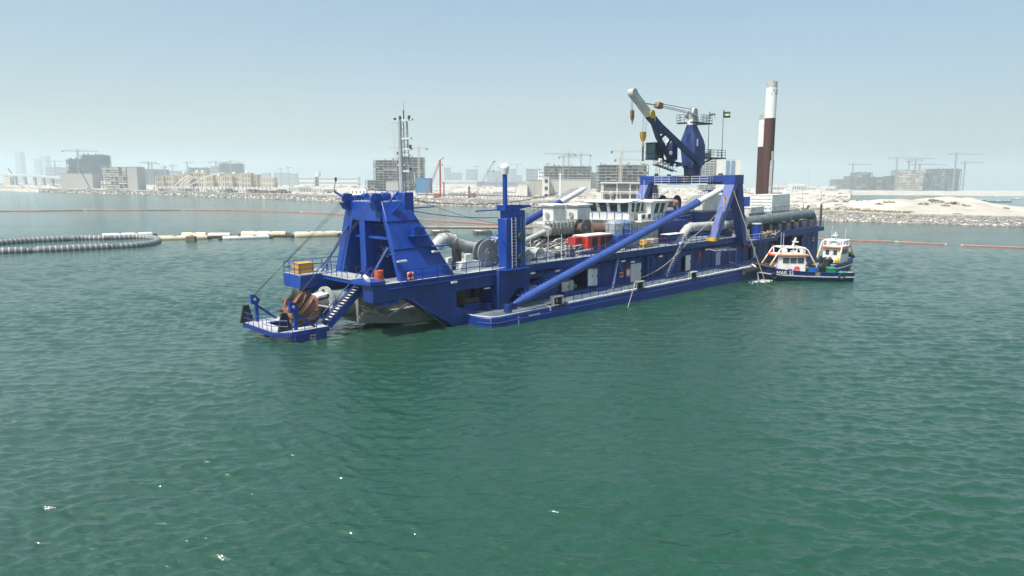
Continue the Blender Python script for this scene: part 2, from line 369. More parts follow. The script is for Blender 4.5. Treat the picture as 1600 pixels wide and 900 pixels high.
# gravel track along the crest of the peninsula
L = MB(); us = list(range(1180, 1900, 6))
for u in us:
    D0 = shoreD(u)
    for d in (12, 14.5, 17, 19.5): L.v.append((*at(u, D0 + d)[:2], max(land_h(u, D0 + q, D0) for q in (d, d + 2, d - 2, d+1)) + 0.06))
for i in range(len(us) - 1):
    for j in range(3): a = i * 4 + j; L.f.append((a, a + 4, a + 5, a + 1))
tag(L.build('gravel_track', mat('gravel', (0.38, 0.37, 0.35), 0.95, 0.15, 0.3)), kind='structure')

# rock revetment: thousands of boulders nobody could count
RK = MB(); r2 = random.Random(3)
ico = [(0, 0, -1), (0.72, -0.52, -0.45), (-0.28, -0.85, -0.45), (-0.89, 0, -0.45), (-0.28, 0.85, -0.45), (0.72, 0.52, -0.45), (0.28, -0.85, 0.45), (-0.72, -0.52, 0.45), (-0.72, 0.52, 0.45), (0.28, 0.85, 0.45), (0.89, 0, 0.45), (0, 0, 1)]
icf = [(0, 1, 2), (1, 0, 5), (0, 2, 3), (0, 3, 4), (0, 4, 5), (1, 5, 10), (2, 1, 6), (3, 2, 7), (4, 3, 8), (5, 4, 9), (1, 10, 6), (2, 6, 7), (3, 7, 8), (4, 8, 9), (5, 9, 10), (6, 10, 11), (7, 6, 11), (8, 7, 11), (9, 8, 11), (10, 9, 11)]
u = 60.0
while u < 1720:
    D0 = shoreD(u); s0 = max(0.75, D0 / 420)
    sx = s0 * F / D0 * 0.75
    for d in [q * s0 * 0.62 for q in range(-2, int(9.5 / (s0 * 0.62)))]:
        uu = u + r2.uniform(-.5, .5) * sx; dd = d + r2.uniform(-.4, .4) * s0; Dk = shoreD(uu)
        if 1 < dd and r2.random() < 0.12: continue
        p = at(uu, Dk + dd); z = land_h(uu, Dk + dd, Dk); s = s0 * r2.uniform(0.35, 0.85)
        ax, ay, az = s * r2.uniform(.7, 1.3), s * r2.uniform(.7, 1.2), s * r2.uniform(.55, .95); c, sn = math.cos(r2.random() * 6), math.sin(r2.random() * 6)
        RK.add([(p.x + (q[0] * c - q[1] * sn) * ax * r2.uniform(.85, 1.15), p.y + (q[0] * sn + q[1] * c) * ay, z + q[2] * az * r2.uniform(.8, 1.2)) for q in ico], icf)
    u += sx
tag(RK.build('rock_revetment', ROCK, smooth=False), 'long revetment of loose grey boulders along the water edge', 'rocks', kind='stuff')

# ---- shrubs on the dune: each a low clump of small leaf faces
def shrub(x, y, z, r, h, seed, n=90):
    q = random.Random(seed); m = MB()
    for i in range(n):
        a = q.random() * 6.28; k = math.sqrt(q.random()); cx, cy = math.cos(a) * k * r, math.sin(a) * k * r * .8; cz = q.random() * h * (1.05 - k * .7)
        s = q.uniform(.12, .26) * (0.6 + r * .3); t = Vector((q.gauss(0, 1), q.gauss(0, 1), q.gauss(0, .7))).normalized(); b = t.orthogonal().normalized(); d = t.cross(b)
        m.add([Vector((cx, cy, cz)) - b * s, Vector((cx, cy, cz)) + d * s * .8, Vector((cx, cy, cz)) + b * s, Vector((cx, cy, cz)) - d * s * .6], [(0, 1, 2, 3)])
    o = m.build('shrub', SHRUBM, smooth=False); o.location = (x, y, z); return o
def place_shrub(u, v, r, h, k, lab):
    # walk out along the bearing until the ground comes up to the sight line
    D0 = shoreD(u); D = D0 + 9
    while D < D0 + 130 and land_h(u, D, D0) < hz(v, D, u): D += 0.5
    p = at(u, D); o = shrub(p.x, p.y, land_h(u, D, D0) - 0.1, r * 1.15, h * 1.6, k)
    tag(o, lab, 'shrub', 'scrub bushes on the sand dunes')
SB = [(1382, 309, 1.6, .7, 'small grey-green bush on the upper left slope of the dune'), (1411, 307, 2.2, .8, 'bush high on the dune below the left tower crane'), (1390, 317, 2.8, 1.0, 'streaked wide bush in the middle of the dune slope'),
      (1376, 320, 1.8, .7, 'low bush left of the streaked bush on the dune'), (1344, 314, 1.5, .6, 'bush on the left foot of the dune'), (1323, 316, 1.3, .6, 'scrubby tuft at the far left foot of the dune'), (1445, 320, 2.2, .9, 'dark bush low in the centre of the dune'),
      (1467, 317, 3.0, 1.3, 'largest dark green bush under the dune peak'), (1459, 314, 2.0, .9, 'bush just left of the largest one under the peak'), (1475, 303, 1.8, .7, 'bush on the very peak of the dune'), (1489, 319, 2.0, 1.0, 'left of two bushes right of the dune peak'),
      (1495, 319, 1.8, .9, 'right of two bushes right of the dune peak'), (1479, 322, 1.8, .8, 'bush below the pair right of the dune peak'), (1505, 322, 2.1, .8, 'bush on the right shoulder of the dune'), (1514, 323, 1.7, .7, 'rightmost green bush on the dune shoulder'), (1575, 326, 1.5, .6, 'lone tuft on the low sand at the right edge'),
      (1425, 332, 1.6, .5, 'small tuft beside the gravel track below the dune'), (1500, 335, 1.6, .5, 'small tuft beside the track right of the dune')]
for k, (u, v, r, h, lab) in enumerate(SB): place_shrub(u, v, r, h, k, lab)
G = MB(); q = random.Random(5)    # ground cover along the foot of the dune and the left sand bank
for i in range(5200):
    if q.random() < .6: u = q.uniform(1236, 1425); d = 21 + q.gauss(0, 3.2) + (0 if u < 1350 else (u - 1350) * -.03)
    else: u = q.choice([q.uniform(700, 870), q.uniform(735, 800)]); d = q.uniform(12, 30)
    if nz(u, d, 0.13) < -0.05: continue
    D0 = shoreD(u); p = at(u, D0 + d); z = land_h(u, D0 + d, D0); s = q.uniform(.15, .4); t = Vector((q.gauss(0, 1), q.gauss(0, 1), q.gauss(0, .5))).normalized(); b = t.orthogonal().normalized(); e = t.cross(b); c = Vector((p.x, p.y, z + q.uniform(0.05, .6)))
    G.add([c - b * s, c + e * s * .7, c + b * s, c - e * s * .7], [(0, 1, 2, 3)])
tag(G.build('ground_cover', mat('dry_scrub', (0.22, 0.20, 0.07), 0.9, 0.4, 0.5), smooth=False), 'dry yellow-green scrub at the foot of the sand bank', 'scrub', kind='stuff')

# haze over everything
H = MB(); H.box(-7000, 7000, -400, 9000, -10.4, 300)
hm = bpy.data.materials.new('haze_air'); hm.use_nodes = True; hn = hm.node_tree; hn.nodes.remove(hn.nodes['Principled BSDF'])
pv = hn.nodes.new('ShaderNodeVolumePrincipled'); pv.inputs['Color'].default_value = (0.84, 0.97, 1.0, 1); pv.inputs['Density'].default_value = 0.00025; pv.inputs['Anisotropy'].default_value = 0.2
hn.links.new(pv.outputs[0], hn.nodes['Material Output'].inputs['Volume'])
HAZE = tag(H.build('haze', hm, smooth=False), kind='stuff')

# ================================================================ THE DREDGER
# ship axes: x aft, y towards the far side, z up; the hull is trimmed down by the bow
SHIP_O = (-2.211, 66.071, 0.0); HEAD = R(43.5); TRIM = 0.0175
Q0 = Matrix.Rotation(R(90) - math.atan(157 / F), 4, 'X'); C_ = Matrix.Translation((0, 0, CAMH))
SM = Matrix.Translation((0, 0, .17)) @ C_ @ CAMROT @ Q0.inverted() @ C_.inverted() @ Matrix.Translation(SHIP_O) @ Matrix.Rotation(HEAD, 4, 'Z') @ Matrix.Rotation(-TRIM, 4, 'Y')
ship = empty('cutter_dredger', M=SM)
tag(ship, 'long blue cutter suction dredger with cutter head raised at the bow and gantry crane aft', 'dredger')
def P(name, mb, m, parent=None, **k): return mb.build(name, m, parent or ship, **k)
def thing_on_ship(name, loc, rz=0):
    return empty(name, M=SM @ Matrix.Translation(loc) @ Matrix.Rotation(rz, 4, 'Z'))

def islands(mb):
    par = list(range(len(mb.v)))
    def f(i):
        while par[i] != i: par[i] = par[par[i]]; i = par[i]
        return i
    for q in mb.f:
        for k in q[1:]: par[f(k)] = f(q[0])
    g = {}
    for q in mb.f: g.setdefault(f(q[0]), []).append(q)
    out = []
    for fs in g.values():
        ids = sorted({i for q in fs for i in q}); ix = {k: j for j, k in enumerate(ids)}; m = MB(); m.v = [mb.v[i] for i in ids]; m.f = [tuple(ix[i] for i in q) for q in fs]; out.append(m)
    return out
def PE(name, mb, m, parent=None, **k):    # one part per separate piece
    return [P(name, q_, m, parent, **k) for q_ in islands(mb)]
# ---- pontoon hull
LD = 0.95      # lower deck
UD = 5.2       # upper deck
def pont(y0, y1, sgn):
    m = MB()
    if sgn > 0: pl = [(0.0, y1), (0.0, y0 + 1.9), (0.5, y0 + 0.35), (1.4, y0), (59.5, y0), (60.5, y0 + 3.95), (86, y0 + 3.95), (86, y1)]
    else: pl = [(0.0, y0), (86, y0), (86, y1 - 1.5), (84, y1), (1.4, y1), (0.0, y1 - 1.9)]
    return m.prism(pl, 'z', -3.2, LD)
hull = P('hull', pont(0, 6.6, 1), HULLBLUE, bevel=0.06)
P('hull', pont(13.4, 20, -1), HULLBLUE, bevel=0.06)
m = MB(); m.box(9, 86, 6.6, 13.4, -3, LD - 0.01); P('hull', m, HULLBLUE)
m = MB(); m.prism([(0.25, 6.4), (0.25, 1.95), (0.75, 0.55), (1.5, 0.22), (59.3, 0.22), (60.3, 4.1), (85.7, 4.1), (85.7, 18.4), (83.8, 19.8), (1.5, 19.8), (0.3, 18), (0.3, 13.6), (9.2, 13.6), (9.2, 6.4)], 'z', LD, LD + 0.012)
P('lower_deck', m, mat('side_deck', (0.085, 0.11, 0.145), 0.65, 0.3, 0.7, 0.25, (0.06, 0.06, 0.065), light=(0.15, 0.18, 0.21)))
# rubbing strip and boot top along the near side
m = MB()
for z, r in ((0.12, 0.07),):
    for a_, b_ in (((0.0, 6.4), (0.0, 1.9)), ((0.0, 1.9), (.5, .35)), ((.5, .35), (1.4, 0)), ((1.4, 0), (59.5, 0)), ((60.5, 3.95), (86, 3.95))):
        z0_, z1_ = -.0155 * a_[0] - .22, -.0155 * b_[0] - .22; m.beam((*a_, z0_), (*b_, z1_), .06, .34)
P('boot_top', m, mat('strip_paint', (0.16, 0.18, 0.20), 0.6, 0.4, 1.2, 0.4, (.06, .07, .05)))
P('rubbing_strip', MB().path([(0, 1.9, .42), (.48, .33, .42), (1.4, -.02, .42), (59.5, -.02, .42)], .05, 6), mat('strip_blue', (.03, .05, .2), .5, .3))
m = MB(); m.path([(0.05, 6.0, LD + .1), (0.06, 1.95, LD + .1), (0.6, 0.45, LD + .1), (1.5, 0.12, LD + .1), (10.2, 0.12, LD + .1)], 0.05, 6); P('deck_edge_pipe', m, OFFW)
for a, b in ((11.8, 24.4), (25.9, 36.6), (38.0, 53.2)):
    m = MB(); k = a
    while k < b - .1:
        e = min(b, k + rnd.uniform(1.0, 1.8)); m.box(k, e - 0.06, 0.04, 0.36, LD + .01, LD + 0.2 + rnd.uniform(0, .06)); k = e
    PE('kerb', m, WHITE, bevel=0.03)
# draught marks and name lettering at the bow
TX = Matrix.Translation((6.3, -0.02, 0.42)) @ Matrix.Rotation(R(90), 4, 'X')
text('lettering', 'DBB MAUNE', 0.3, WHITE, ship, TX, 0.006)
m = MB()
for i in range(4): m.box(3.9, 4.06, -0.02, 0.0, -0.05 + i * .2, 0.06 + i * .2)
PE('draught_mark', m, WHITE)
m = MB(); m.beam((8.6, -.02, LD + .2), (8.75, -.04, LD - .35), .1); m.beam((8.5, .3, LD + .25), (8.75, -.05, LD), .1); P('cleat', m, OFFW)

# ---- superstructure walls at the near side with real openings
def wall(x0, x1, y, z0, z1, holes, th=0.12):
    xs = sorted({x0, x1} | {a for h in holes for a in (h[0], h[1])}); m = MB()
    for a, b in zip(xs, xs[1:]):
        hs = sorted([h for h in holes if h[0] <= a and h[1] >= b], key=lambda h: h[2]); z = z0
        for h in hs:
            if h[2] > z: m.box(a, b, y, y + th, z, h[2])
            z = h[3]
        if z < z1: m.box(a, b, y, y + th, z, z1)
    return m
holes = [(9.4, 12.0, 1.6, 3.6), (14.2, 19.5, 1.0, 4.1), (28.2, 30.7, 1.0, 3.5), (40.0, 41.0, 1.25, 3.4), (49.4, 50.9, 1.2, 3.3), (59.4, 60.6, 1.2, 3.2), (66.4, 71.2, 1.1, 4.1), (72.2, 75.4, 1.1, 4.1), (77.0, 79.2, 1.2, 3.9)]
P('side_wall', wall(8.7, 86, 4.0, LD, UD - .02, holes), BLUE2)
m = MB(); m.box(8.7, 86, 7.0, 7.15, LD, UD - .02); m.box(8.7, 8.82, 4.12, 7, LD, UD - .02); m.box(86, 86.12, 4, 16, LD, UD); m.box(8.7, 86, 15.9, 16.0, LD, UD - .02); m.box(60.5, 86, 3.99, 4.12, -.6, LD)
for x in (13, 21.5, 26, 34, 45, 55, 65, 76): m.box(x, x + .1, 4.12, 7, LD, UD - .02)
P('bulkhead', m, BLUE2)
m = MB()
for x in [10.5 + 2.35 * i for i in range(32)]:
    if not any(h[0] - .2 < x < h[1] + .1 for h in holes): m.box(x, x + 0.07, 3.94, 4.0, LD + .1, 4.4)
PE('wall_stiffener', m, BLUE2)
# upper deck slab with edge beam
m = MB(); m.box(8.0, 55, 3.3, 16.7, UD - .02, UD + .1); P('upper_deck', m, DECK)
m = MB(); m.box(8.2, 55, 3.22, 3.3, 4.55, UD + .13); m.box(8.2, 55, 3.3, 3.6, 4.5, 4.6); P('edge_beam', m, BLUE2)
m = MB(); m.box(4.1, 55, 3.16, 3.3, UD + .13, UD + .18); P('deck_edge_strip', m, OFFW)
m = MB(); m.box(55, 66.5, 2.6, 16.7, 4.35, 4.5); P('upper_deck', m, DECK)
m = MB(); m.box(55, 66.5, 2.5, 2.6, 3.95, 4.55); m.box(55, 55.1, 2.6, 16, 4.5, 5.2); P('edge_beam', m, BLUE2)
m = MB(); m.box(65.5, 87.4, 3.6, 16.7, 4.85, 5.0); P('upper_deck', m, DECK)
m = MB(); m.box(65.5, 87.4, 3.5, 3.6, 4.3, 5.08)
for i in range(16): m.prism([(3.6, 4.85), (4.0, 4.85), (4.0, 4.1)], 'x', 66 + i * 1.3, 66.1 + i * 1.3)
P('edge_beam', m, BLUE2)
m = MB()
for i in range(30): m.box(9 + i * 1.55, 9.07 + i * 1.55, 3.3, 4.0, 4.2, 4.5)
PE('deck_bracket', m, BLUE2)
# railings of the upper deck (near, far)
P('railing', MB().rail([(8.4, 3.2, UD + .12), (55, 3.2, UD + .12)], 1.1, .042, 1.55, 2, .5), BLUE)
P('railing', MB().rail([(-7.9, 3.4, UD), (-7.2, 3.4, UD), (3.6, 3.4, UD)], 1.15, .045, 1.85, 2, .45), BLUE)
P('railing', MB().rail([(66, 3.55, 5.0), (87.2, 3.55, 5.0), (87.2, 8, 5.0)], 1.1, .035, 1.5, 3, .3), BLUE2)
P('railing', MB().rail([(56.5, 2.6, 4.5), (62, 2.6, 4.5)], 1.0, .03, 1.6, 2, .2), OFFW)
P('railing', MB().rail([(-4, 16.6, UD + .1), (54, 16.6, UD + .1)], 1.1, .03, 1.8, 2, 0), BLUE)
# railings of the lower deck
for a, b in ((11.4, 24.3), (26.4, 36.4), (38.2, 53.5)):
    P('railing', MB().rail([(a, 0.28, LD), (b, 0.28, LD)], 1.05, .042, 1.45, 1), BLUE)
# bollards with rollers
for x, hgt in ((10.2, .95), (25.1, .9), (37.3, .85)):
    m = MB(); m.box(x - .9, x + 1.0, -.12, 1.1, LD, LD + .12); f = P('fairlead', m, BLACK)
    m = MB(); m.tube((x - .35, .45, LD + .1), (x - .35, .45, LD + hgt), .24, n=12); m.tube((x + .45, .45, LD + .1), (x + .45, .45, LD + hgt), .24, n=12); P('roller', m, BLACK, f)
    m = MB(); m.box(x - .7, x + .8, .1, .82, LD + hgt, LD + hgt + .1); m.box(x - .72, x - .62, .2, .7, LD + .1, LD + hgt); m.box(x + .7, x + .8, .2, .7, LD + .1, LD + hgt); P('bracket', m, OFFW, f)
# doors, panels, lamps on the wall
def door(x0, x1, z0, z1, y=3.9, m_=WHITE, ang=0, name='door'):
    d = P(name, MB().box(x0, x1, y, y + .07, z0, z1), m_, bevel=.02); P('handle', MB().box(x1 - .2, x1 - .12, y - .06, y, (z0 + z1) / 2, (z0 + z1) / 2 + .25), DGREY, d); return d
door(28.25, 30.6, 1.05, 3.45, 4.05, OFFW); door(41.05, 42.3, 1.3, 3.5); door(49.5, 50.85, 1.25, 3.25, 4.0, mat('pale_blue_door', (0.42, 0.52, 0.62), 0.5)); door(15.3, 16.5, 1.05, 2.5, 4.3, OFFW); door(19.5, 20.4, 1.6, 3.7, 3.85); door(20.5, 21.4, 1.5, 3.6, 3.95, OFFW)
door(61.0, 61.7, 1.4, 3.2, 3.9, OFFW); door(67.2, 68.2, 1.2, 3.2, 3.9, RED, name='red_locker'); door(75.6, 76.4, 1.4, 3.0, 3.9, RED, name='red_locker')
m = MB(); m.tube((17.6, 5.2, LD), (17.6, 5.2, LD + 1.5), .5, n=14); P('drum', m, OFFW)
m = MB(); m.box(16.9, 18.9, 5.6, 6.6, LD, LD + 1.3); m.tube((16.7, 5.4, LD + .6), (18.9, 5.4, LD + .6), .3); m.box(10, 11.6, 4.8, 6, 1.3, 2.6); m.tube((9.8, 4.6, 2.4), (10.9, 4.6, 1.7), .35); P('pump_unit', m, MACH)
for x, z in ((8.9, 4.35), (-2.2, 4.6), (5.9, 4.75), (13.0, 4.2), (17.5, 4.05), (25.2, 4.2), (33.4, 4.1), (45.2, 4.1), (58.0, 3.8), (27.2, 3.9)):
    f = P('lamp_bracket', MB().box(x, x + .8, 3.3 if x > 6 else 3.2, 3.95 if x > 6 else 3.5, z, z + .05), BLUE2); P('floodlight', MB().box(x + .05, x + .75, 3.15 if x > 6 else 3.05, 3.35 if x > 6 else 3.2, z - .12, z + .06), WHITE, f)
for x, z in ((32.0, 4.0), (44.4, 3.2), (44.3, 2.6), (57.6, 3.4), (59.0, 3.3), (79.8, 3.4)):
    P('extinguisher_box', MB().box(x, x + .35, 3.8, 4.0, z, z + .55), RED, bevel=.03)
m = MB(); m.box(27.0, 28.0, 3.86, 3.94, 1.9, 3.0); sg = P('notice_board', m, RED); P('notice', MB().box(27.2, 27.8, 3.84, 3.86, 2.05, 2.85), OFFW, sg)
m = MB()
for a, b in (((23.2, 3.0, 1.0), (24.6, 3.3, 4.6)), ((24.6, 3.3, 4.4), (25.6, 3.6, 3.0))): m.beam(a, b, .3, .16)
P('folded_davit', m, LITBLUE)
m = MB(); m.tube((31.4, 3.6, LD), (31.4, 3.6, 4.2), .22); m.tube((32.3, 3.6, LD), (32.3, 3.6, 4.2), .22); m.tube((31.4, 3.6, 4.2), (32.3, 3.6, 4.2), .22); P('vent_pipe', m, BLUE2)
m = MB(); m.box(14.6, 19, 3.2, 3.9, LD, LD + .5); m.box(20.2, 22, 2.8, 3.6, LD, LD + .35); P('deck_locker', m, BLUE2)
# stair from upper deck to lower deck
def stair(p0, p1, w, wdir, m_, tread, rail=True, n=None, h=.28, name='stair'):
    p0, p1 = Vector(p0), Vector(p1); wd = Vector(wdir).normalized() * w / 2; d = p1 - p0
    m = MB(); m.beam(p0 - wd, p1 - wd, .07, h); m.beam(p0 + wd, p1 + wd, .07, h); s = P(name, m, m_)
    n = n or int(abs(d.z) / .25); al = Vector((d.x, d.y, 0)).normalized() * .14; lift = Vector((0, 0, .2 if h > .4 else .06))
    base = None
    for i in range(1, n):
        q = p0 + d * (i / n) + lift
        t = MB(); a = q - wd * .92; b = q + wd * .92; t.hexa([a - al, a + al, b + al, b - al] + [c + Vector((0, 0, .04)) for c in (a - al, a + al, b + al, b - al)])
        P('tread', t, tread, s)
    if rail:
        r = MB(); up = Vector((0, 0, 1.0))
        for sgn in (-1, 1):
            r.tube(p0 + wd * sgn + up, p1 + wd * sgn + up, .045, n=5); r.tube(p0 + wd * sgn + up * .5, p1 + wd * sgn + up * .5, .038, n=5)
            for k in range(5): q = p0 + d * (k / 4) + wd * sgn; r.tube(q, q + up, .04, n=5)
        P('handrail', r, BLUE, s)
    return s
stair((34.6, 3.0, LD), (38.2, 3.0, UD), .8, (0, 1, 0), BLUE, GRATE)
# steel grid landing at the side (pilot platform) hanging by the gantry
m = MB()
for i in range(5): m.beam((44.8 + i * 1.4, 1.2, 4.0 - i * .05), (45.6 + i * 1.4, 2.9, 4.1 - i * .05), .08)
m.beam((44.8, 1.2, 4.0), (50.4, 1.2, 3.8), .1); m.beam((45.6, 2.9, 4.1), (51.4, 2.9, 3.9), .1); m.beam((45.2, 2, 4.05), (50.9, 2, 3.85), .08)
P('boarding_frame', m, mat('faded_lilac', (0.42, 0.42, 0.52), 0.6))
m = MB(); m.beam((50.6, 1.3, 3.8), (50.6, 1.3, LD), .12); m.beam((49.0, 2.9, 3.9), (49.0, 3.9, 4.6), .1); P('support_post', m, BLUE)

# ---- near and far bow arms
for y0, y1, sg in ((3.5, 6.5, 1), (13.5, 17.2, -1)):
    a = 3.5 if sg > 0 else 16.5; b = 6.5 if sg > 0 else 13.5
    c = a + sg * 1.5
    m = MB()
    pl = [(-10.9, a), (8.7, a), (8.7, b), (-10.2, b), (-10.9, c)]
    m.prism(pl if sg > 0 else list(reversed(pl)), 'z', 3.55, UD); arm = P('bow_arm', m, BLUE2, bevel=.05)
    m = MB(); m.box(-10.2, 4.0, a - .02 * sg if sg > 0 else a - .25, a + .25 if sg > 0 else a + .02, UD, UD + .05); P('edge_strip', m, OFFW, arm)
    m = MB(); m.box(-10.6, 8.6, min(a, a - sg * .05), max(a, a - sg * .05), 4.72, 4.8); m.box(-9.2, 4.3, min(a - sg * .05, a - sg * .22), max(a - sg * .05, a - sg * .22), 4.7, 4.76); P('stringer', m, BLUE, arm)
    m = MB(); m.box(-10.7, 8.6, min(a + sg * .1, b), max(a + sg * .1, b), UD, UD + .02); P('arm_deck', m, DECK, arm)
    # raking strut down to the hull
    for_y = (a - .06, a + 1.5) if sg > 0 else (a - 1.5, a + .06)
    m = MB(); m.prism([(-7.2, 3.6), (-1.3, 3.6), (-1.3, 2.0), (2.6, 0.7), (2.6, -1.8), (1.0, -1.8)], 'y', *for_y); P('raking_strut', m, BLUE2, bevel=.04)
    m = MB(); m.beam((-6.8, for_y[0] - .04, 3.4), (-0.6, for_y[0] - .04, -.4), .06, .16); P('strut_flange', m, BLUE)
m = MB(); m.prism([(8.7, 3.6), (8.7, LD), (4, LD), (4, 3.6)], 'y', 3.0, 5.8) if False else None
# far pod at the bow (big box carrying a platform)
m = MB(); m.box(-13.0, -8.8, 13.4, 17.1, 4.1, 5.45); pod = P('bow_pod', m, BLUE, bevel=.05)
P('pod_deck', MB().box(-12.9, -8.9, 13.5, 17.0, 5.45, 5.48), GRATE, pod); P('pod_foot', MB().box(-12.6, -11.8, 13.8, 14.5, 3.7, 4.1), BLACK, pod)
P('railing', MB().rail([(-5.5, 17.0, 5.48), (-12.9, 17.0, 5.48), (-12.9, 13.5, 5.48), (-11.5, 13.5, 5.48)], 1.1, .04, 1.1, 2), BLUE, pod)
# near pod end with cream-topped fairlead
m = MB(); m.box(-11.2, -9.6, 3.4, 6.6, UD + .02, UD + .35); P('fairlead_box', m, BLUE); m = MB(); m.tube((-11.0, 4.0, UD + .5), (-9.9, 6.4, UD + .5), .2); P('roller', m, CREAM)
P('arm_foot', MB().box(-9.8, -8.0, 3.7, 5.0, 3.2, 3.5), BLUE)
# work platform between arms and the stairs
m = MB(); m.box(-10.6, -8.2, 5.6, 14.6, UD + .1, UD + .2); P('grating_platform', m, GRATE); P('platform_beam', MB().box(-10.5, -8.3, 5.7, 14.5, UD - .3, UD + .1), BLUE)
P('railing', MB().rail([(-10.5, 8.6, UD + .2), (-10.5, 12.6, UD + .2)], 1.1, .035, 1.0, 2), BLUE)
m = MB()
for y in (5.8, 6.9, 8.0): m.rail([(-9.9, y, UD + .2), (-8.7, y, UD + .2)], 1.05, .03, .6, 2)
P('railing', m, BLUE)

# ---- bow A-frame (ladder gantry)
FT = 12.6
fr = empty('bow_gantry', parent=ship)
for nm, (bo, bi, to, ti) in (('near', (3.6, 4.3, 6.4, 7.0)), ('far', (14.9, 13.3, 12.9, 11.2))):
    m = MB(); zb = UD; 
    xb = -7.7 if nm == 'near' else -8.3; pts = [(xb, bo, zb), (-1.3, bo, zb), (-1.3, bi, zb), (xb, bi, zb), (-7.7, to, FT), (-4.9, to, FT), (-4.9, ti, FT), (-7.7, ti, FT)]
    if nm == 'far': pts = [pts[k] for k in (3, 2, 1, 0, 7, 6, 5, 4)]
    m.hexa(pts); P('gantry_leg', m, BLUE, fr, bevel=.05)
    # horizontal flanges and recess box
    sgn = -1 if nm == 'near' else 1
    def yy(z, o=0): k = (z - UD) / (FT - UD); return bo + (to - bo) * k + sgn * o
    m = MB()
    for z, o in ((8.15, .1), (10.75, .1)):
        k = (z - UD) / (FT - UD); x0 = xb + (-7.7 - xb) * k; x1 = -1.3 - 3.6 * k
        ys = sorted((yy(z, o), yy(z, -.05))); m.box(x0 - .06, x1 + .06, ys[0], ys[1], z, z + .06)
    PE('flange', m, BLUE, fr)
# crossbeam and added darkening plate, vertical column
m = MB(); m.box(-7.78, -6.2, 6.6, 12.4, 10.75, FT - .02); P('cross_beam', m, BLUE, fr, bevel=.04)
m = MB(); m.box(-5.9, -4.95, 6.8, 12.4, 10.3, FT - .02); P('cross_beam', m, BLUE, fr)
m = MB(); m.box(-4.0, -3.8, 8.3, 13.3, UD, 9.0); P('darkening_plate', m, NAVY, fr)  # navy plate added to make the opening between the legs dark
m = MB(); m.box(-7.75, -6.9, 9.55, 10.55, UD, 10.75); m.box(-6.9, -4.2, 9.7, 10.0, UD, 10.0); m.box(-6.8, -6.4, 11.5, 12.2, UD, 10.75); P('column', m, BLUE, fr)
m = MB(); m.box(-7.4, -6.9, 6, 12, 9.0, 9.2); P('tie_beam', m, BLUE, fr)
m = MB(); m.beam((-8.6, 7.4, UD + .2), (-7.9, 5.4, 8.3), .18); P('brace', m, LITBLUE, fr)
m = MB(); m.beam((-10.0, 14.6, UD + .2), (-8.0, 12.4, 10.2), .3, .16); P('brace', m, LITBLUE, fr)
for y in (8.35, 9.45):
    m = MB(); m.tube((-6.2, y, 7.35), (-5.95, y, 7.35), .2)
    # sheave facing the bow: flat disc with rim and spokes
    m = MB(); m.torus((-6.1, y, 7.6), .5, .07, 'x', 24, 6); m.tube((-6.05, y, 7.6), (-5.9, y, 7.6), .48, n=20); sh = P('sheave', m, LITBLUE, fr)
    h = MB(); h.tube((-6.3, y, 7.6), (-6.05, y, 7.6), .12, n=10)
    for k in range(6): a = k * math.pi / 3; h.tube((-6.12, y + .3 * math.cos(a), 7.6 + .3 * math.sin(a)), (-6.02, y + .3 * math.cos(a), 7.6 + .3 * math.sin(a)), .085, n=8)
    P('hub', h, NAVY, sh)
# wedge box hanging on the side of the near leg with its little platform
m = MB(); m.hexa([(-5.2, 4.6, 8.2), (-4.2, 4.6, 8.2), (-4.2, 5.6, 8.0), (-5.2, 5.6, 8.0), (-5.5, 4.3, 9.3), (-3.9, 4.3, 9.3), (-3.9, 5.8, 9.3), (-5.5, 5.8, 9.3)]); P('side_box', m, BLUE, fr)
m = MB(); m.box(-5.8, -3.6, 4.1, 5.6, 9.3, 9.36); m.box(-5.5, -4.9, 4.4, 4.9, 9.36, 10.2); m.box(-4.6, -4.0, 4.7, 5.3, 9.36, 10.1); P('side_platform', m, BLUE, fr)
m = MB(); m.box(-3.8, -1.9, 3.5, 4.4, 8.2, 8.3) ; m.box(-8.5, -7.9, 3.7, 4.3, 7.8, 7.86); PE('lamp_shelf', m, BLUE, fr)
m = MB(); m.rbox((-3.4, 3.75, 7.75), (1.0, .3, .16), Matrix.Rotation(0, 3, 'Z')); m.rbox((-7.5, 3.7, 7.15), (1.0, .3, .16), Matrix.Rotation(0, 3, 'Z')); P('floodlight', m, WHITE, fr)
m = MB(); m.ladder((-1.2, 5.0, UD), (-3.7, 6.6, 10.2), .4, (0, 1, 0)); P('ladder', m, BLUE, fr)
# top gear
m = MB(); m.box(-7.6, -4.9, 6.5, 12.8, FT, FT + .06); P('top_deck', m, GRATE, fr)
m = MB(); m.rail([(-7.7, 7.3, FT + .06), (-7.7, 12.6, FT + .06)], .5, .03, .8, 1)
m.rail([(-4.2, 7.3, FT + .06), (-4.2, 13, FT + .06)], .9, .03, 1.2, 2); P('railing', m, BLUE, fr)
for y in (6.9, 12.2):
    m = MB(); m.tube((-8.1, y - .14, FT + .35), (-8.1, y + .14, FT + .35), .48, n=18); m.prism([(-8.5, FT), (-7.3, FT), (-7.6, FT + .75), (-8.2, FT + .8)], 'y', y - .3, y - .2); m.prism([(-8.5, FT), (-7.3, FT), (-7.6, FT + .75), (-8.2, FT + .8)], 'y', y + .2, y + .3)
    P('head_sheave', m, BLUE, fr)
m = MB(); m.hexa([(-8.2, 6.5, 11.8), (-7.8, 6.5, 11.8), (-7.8, 7.4, 11.8), (-8.2, 7.4, 11.8), (-8.5, 6.5, 12.5), (-7.8, 6.5, 12.5), (-7.8, 7.4, 12.5), (-8.5, 7.4, 12.5)])
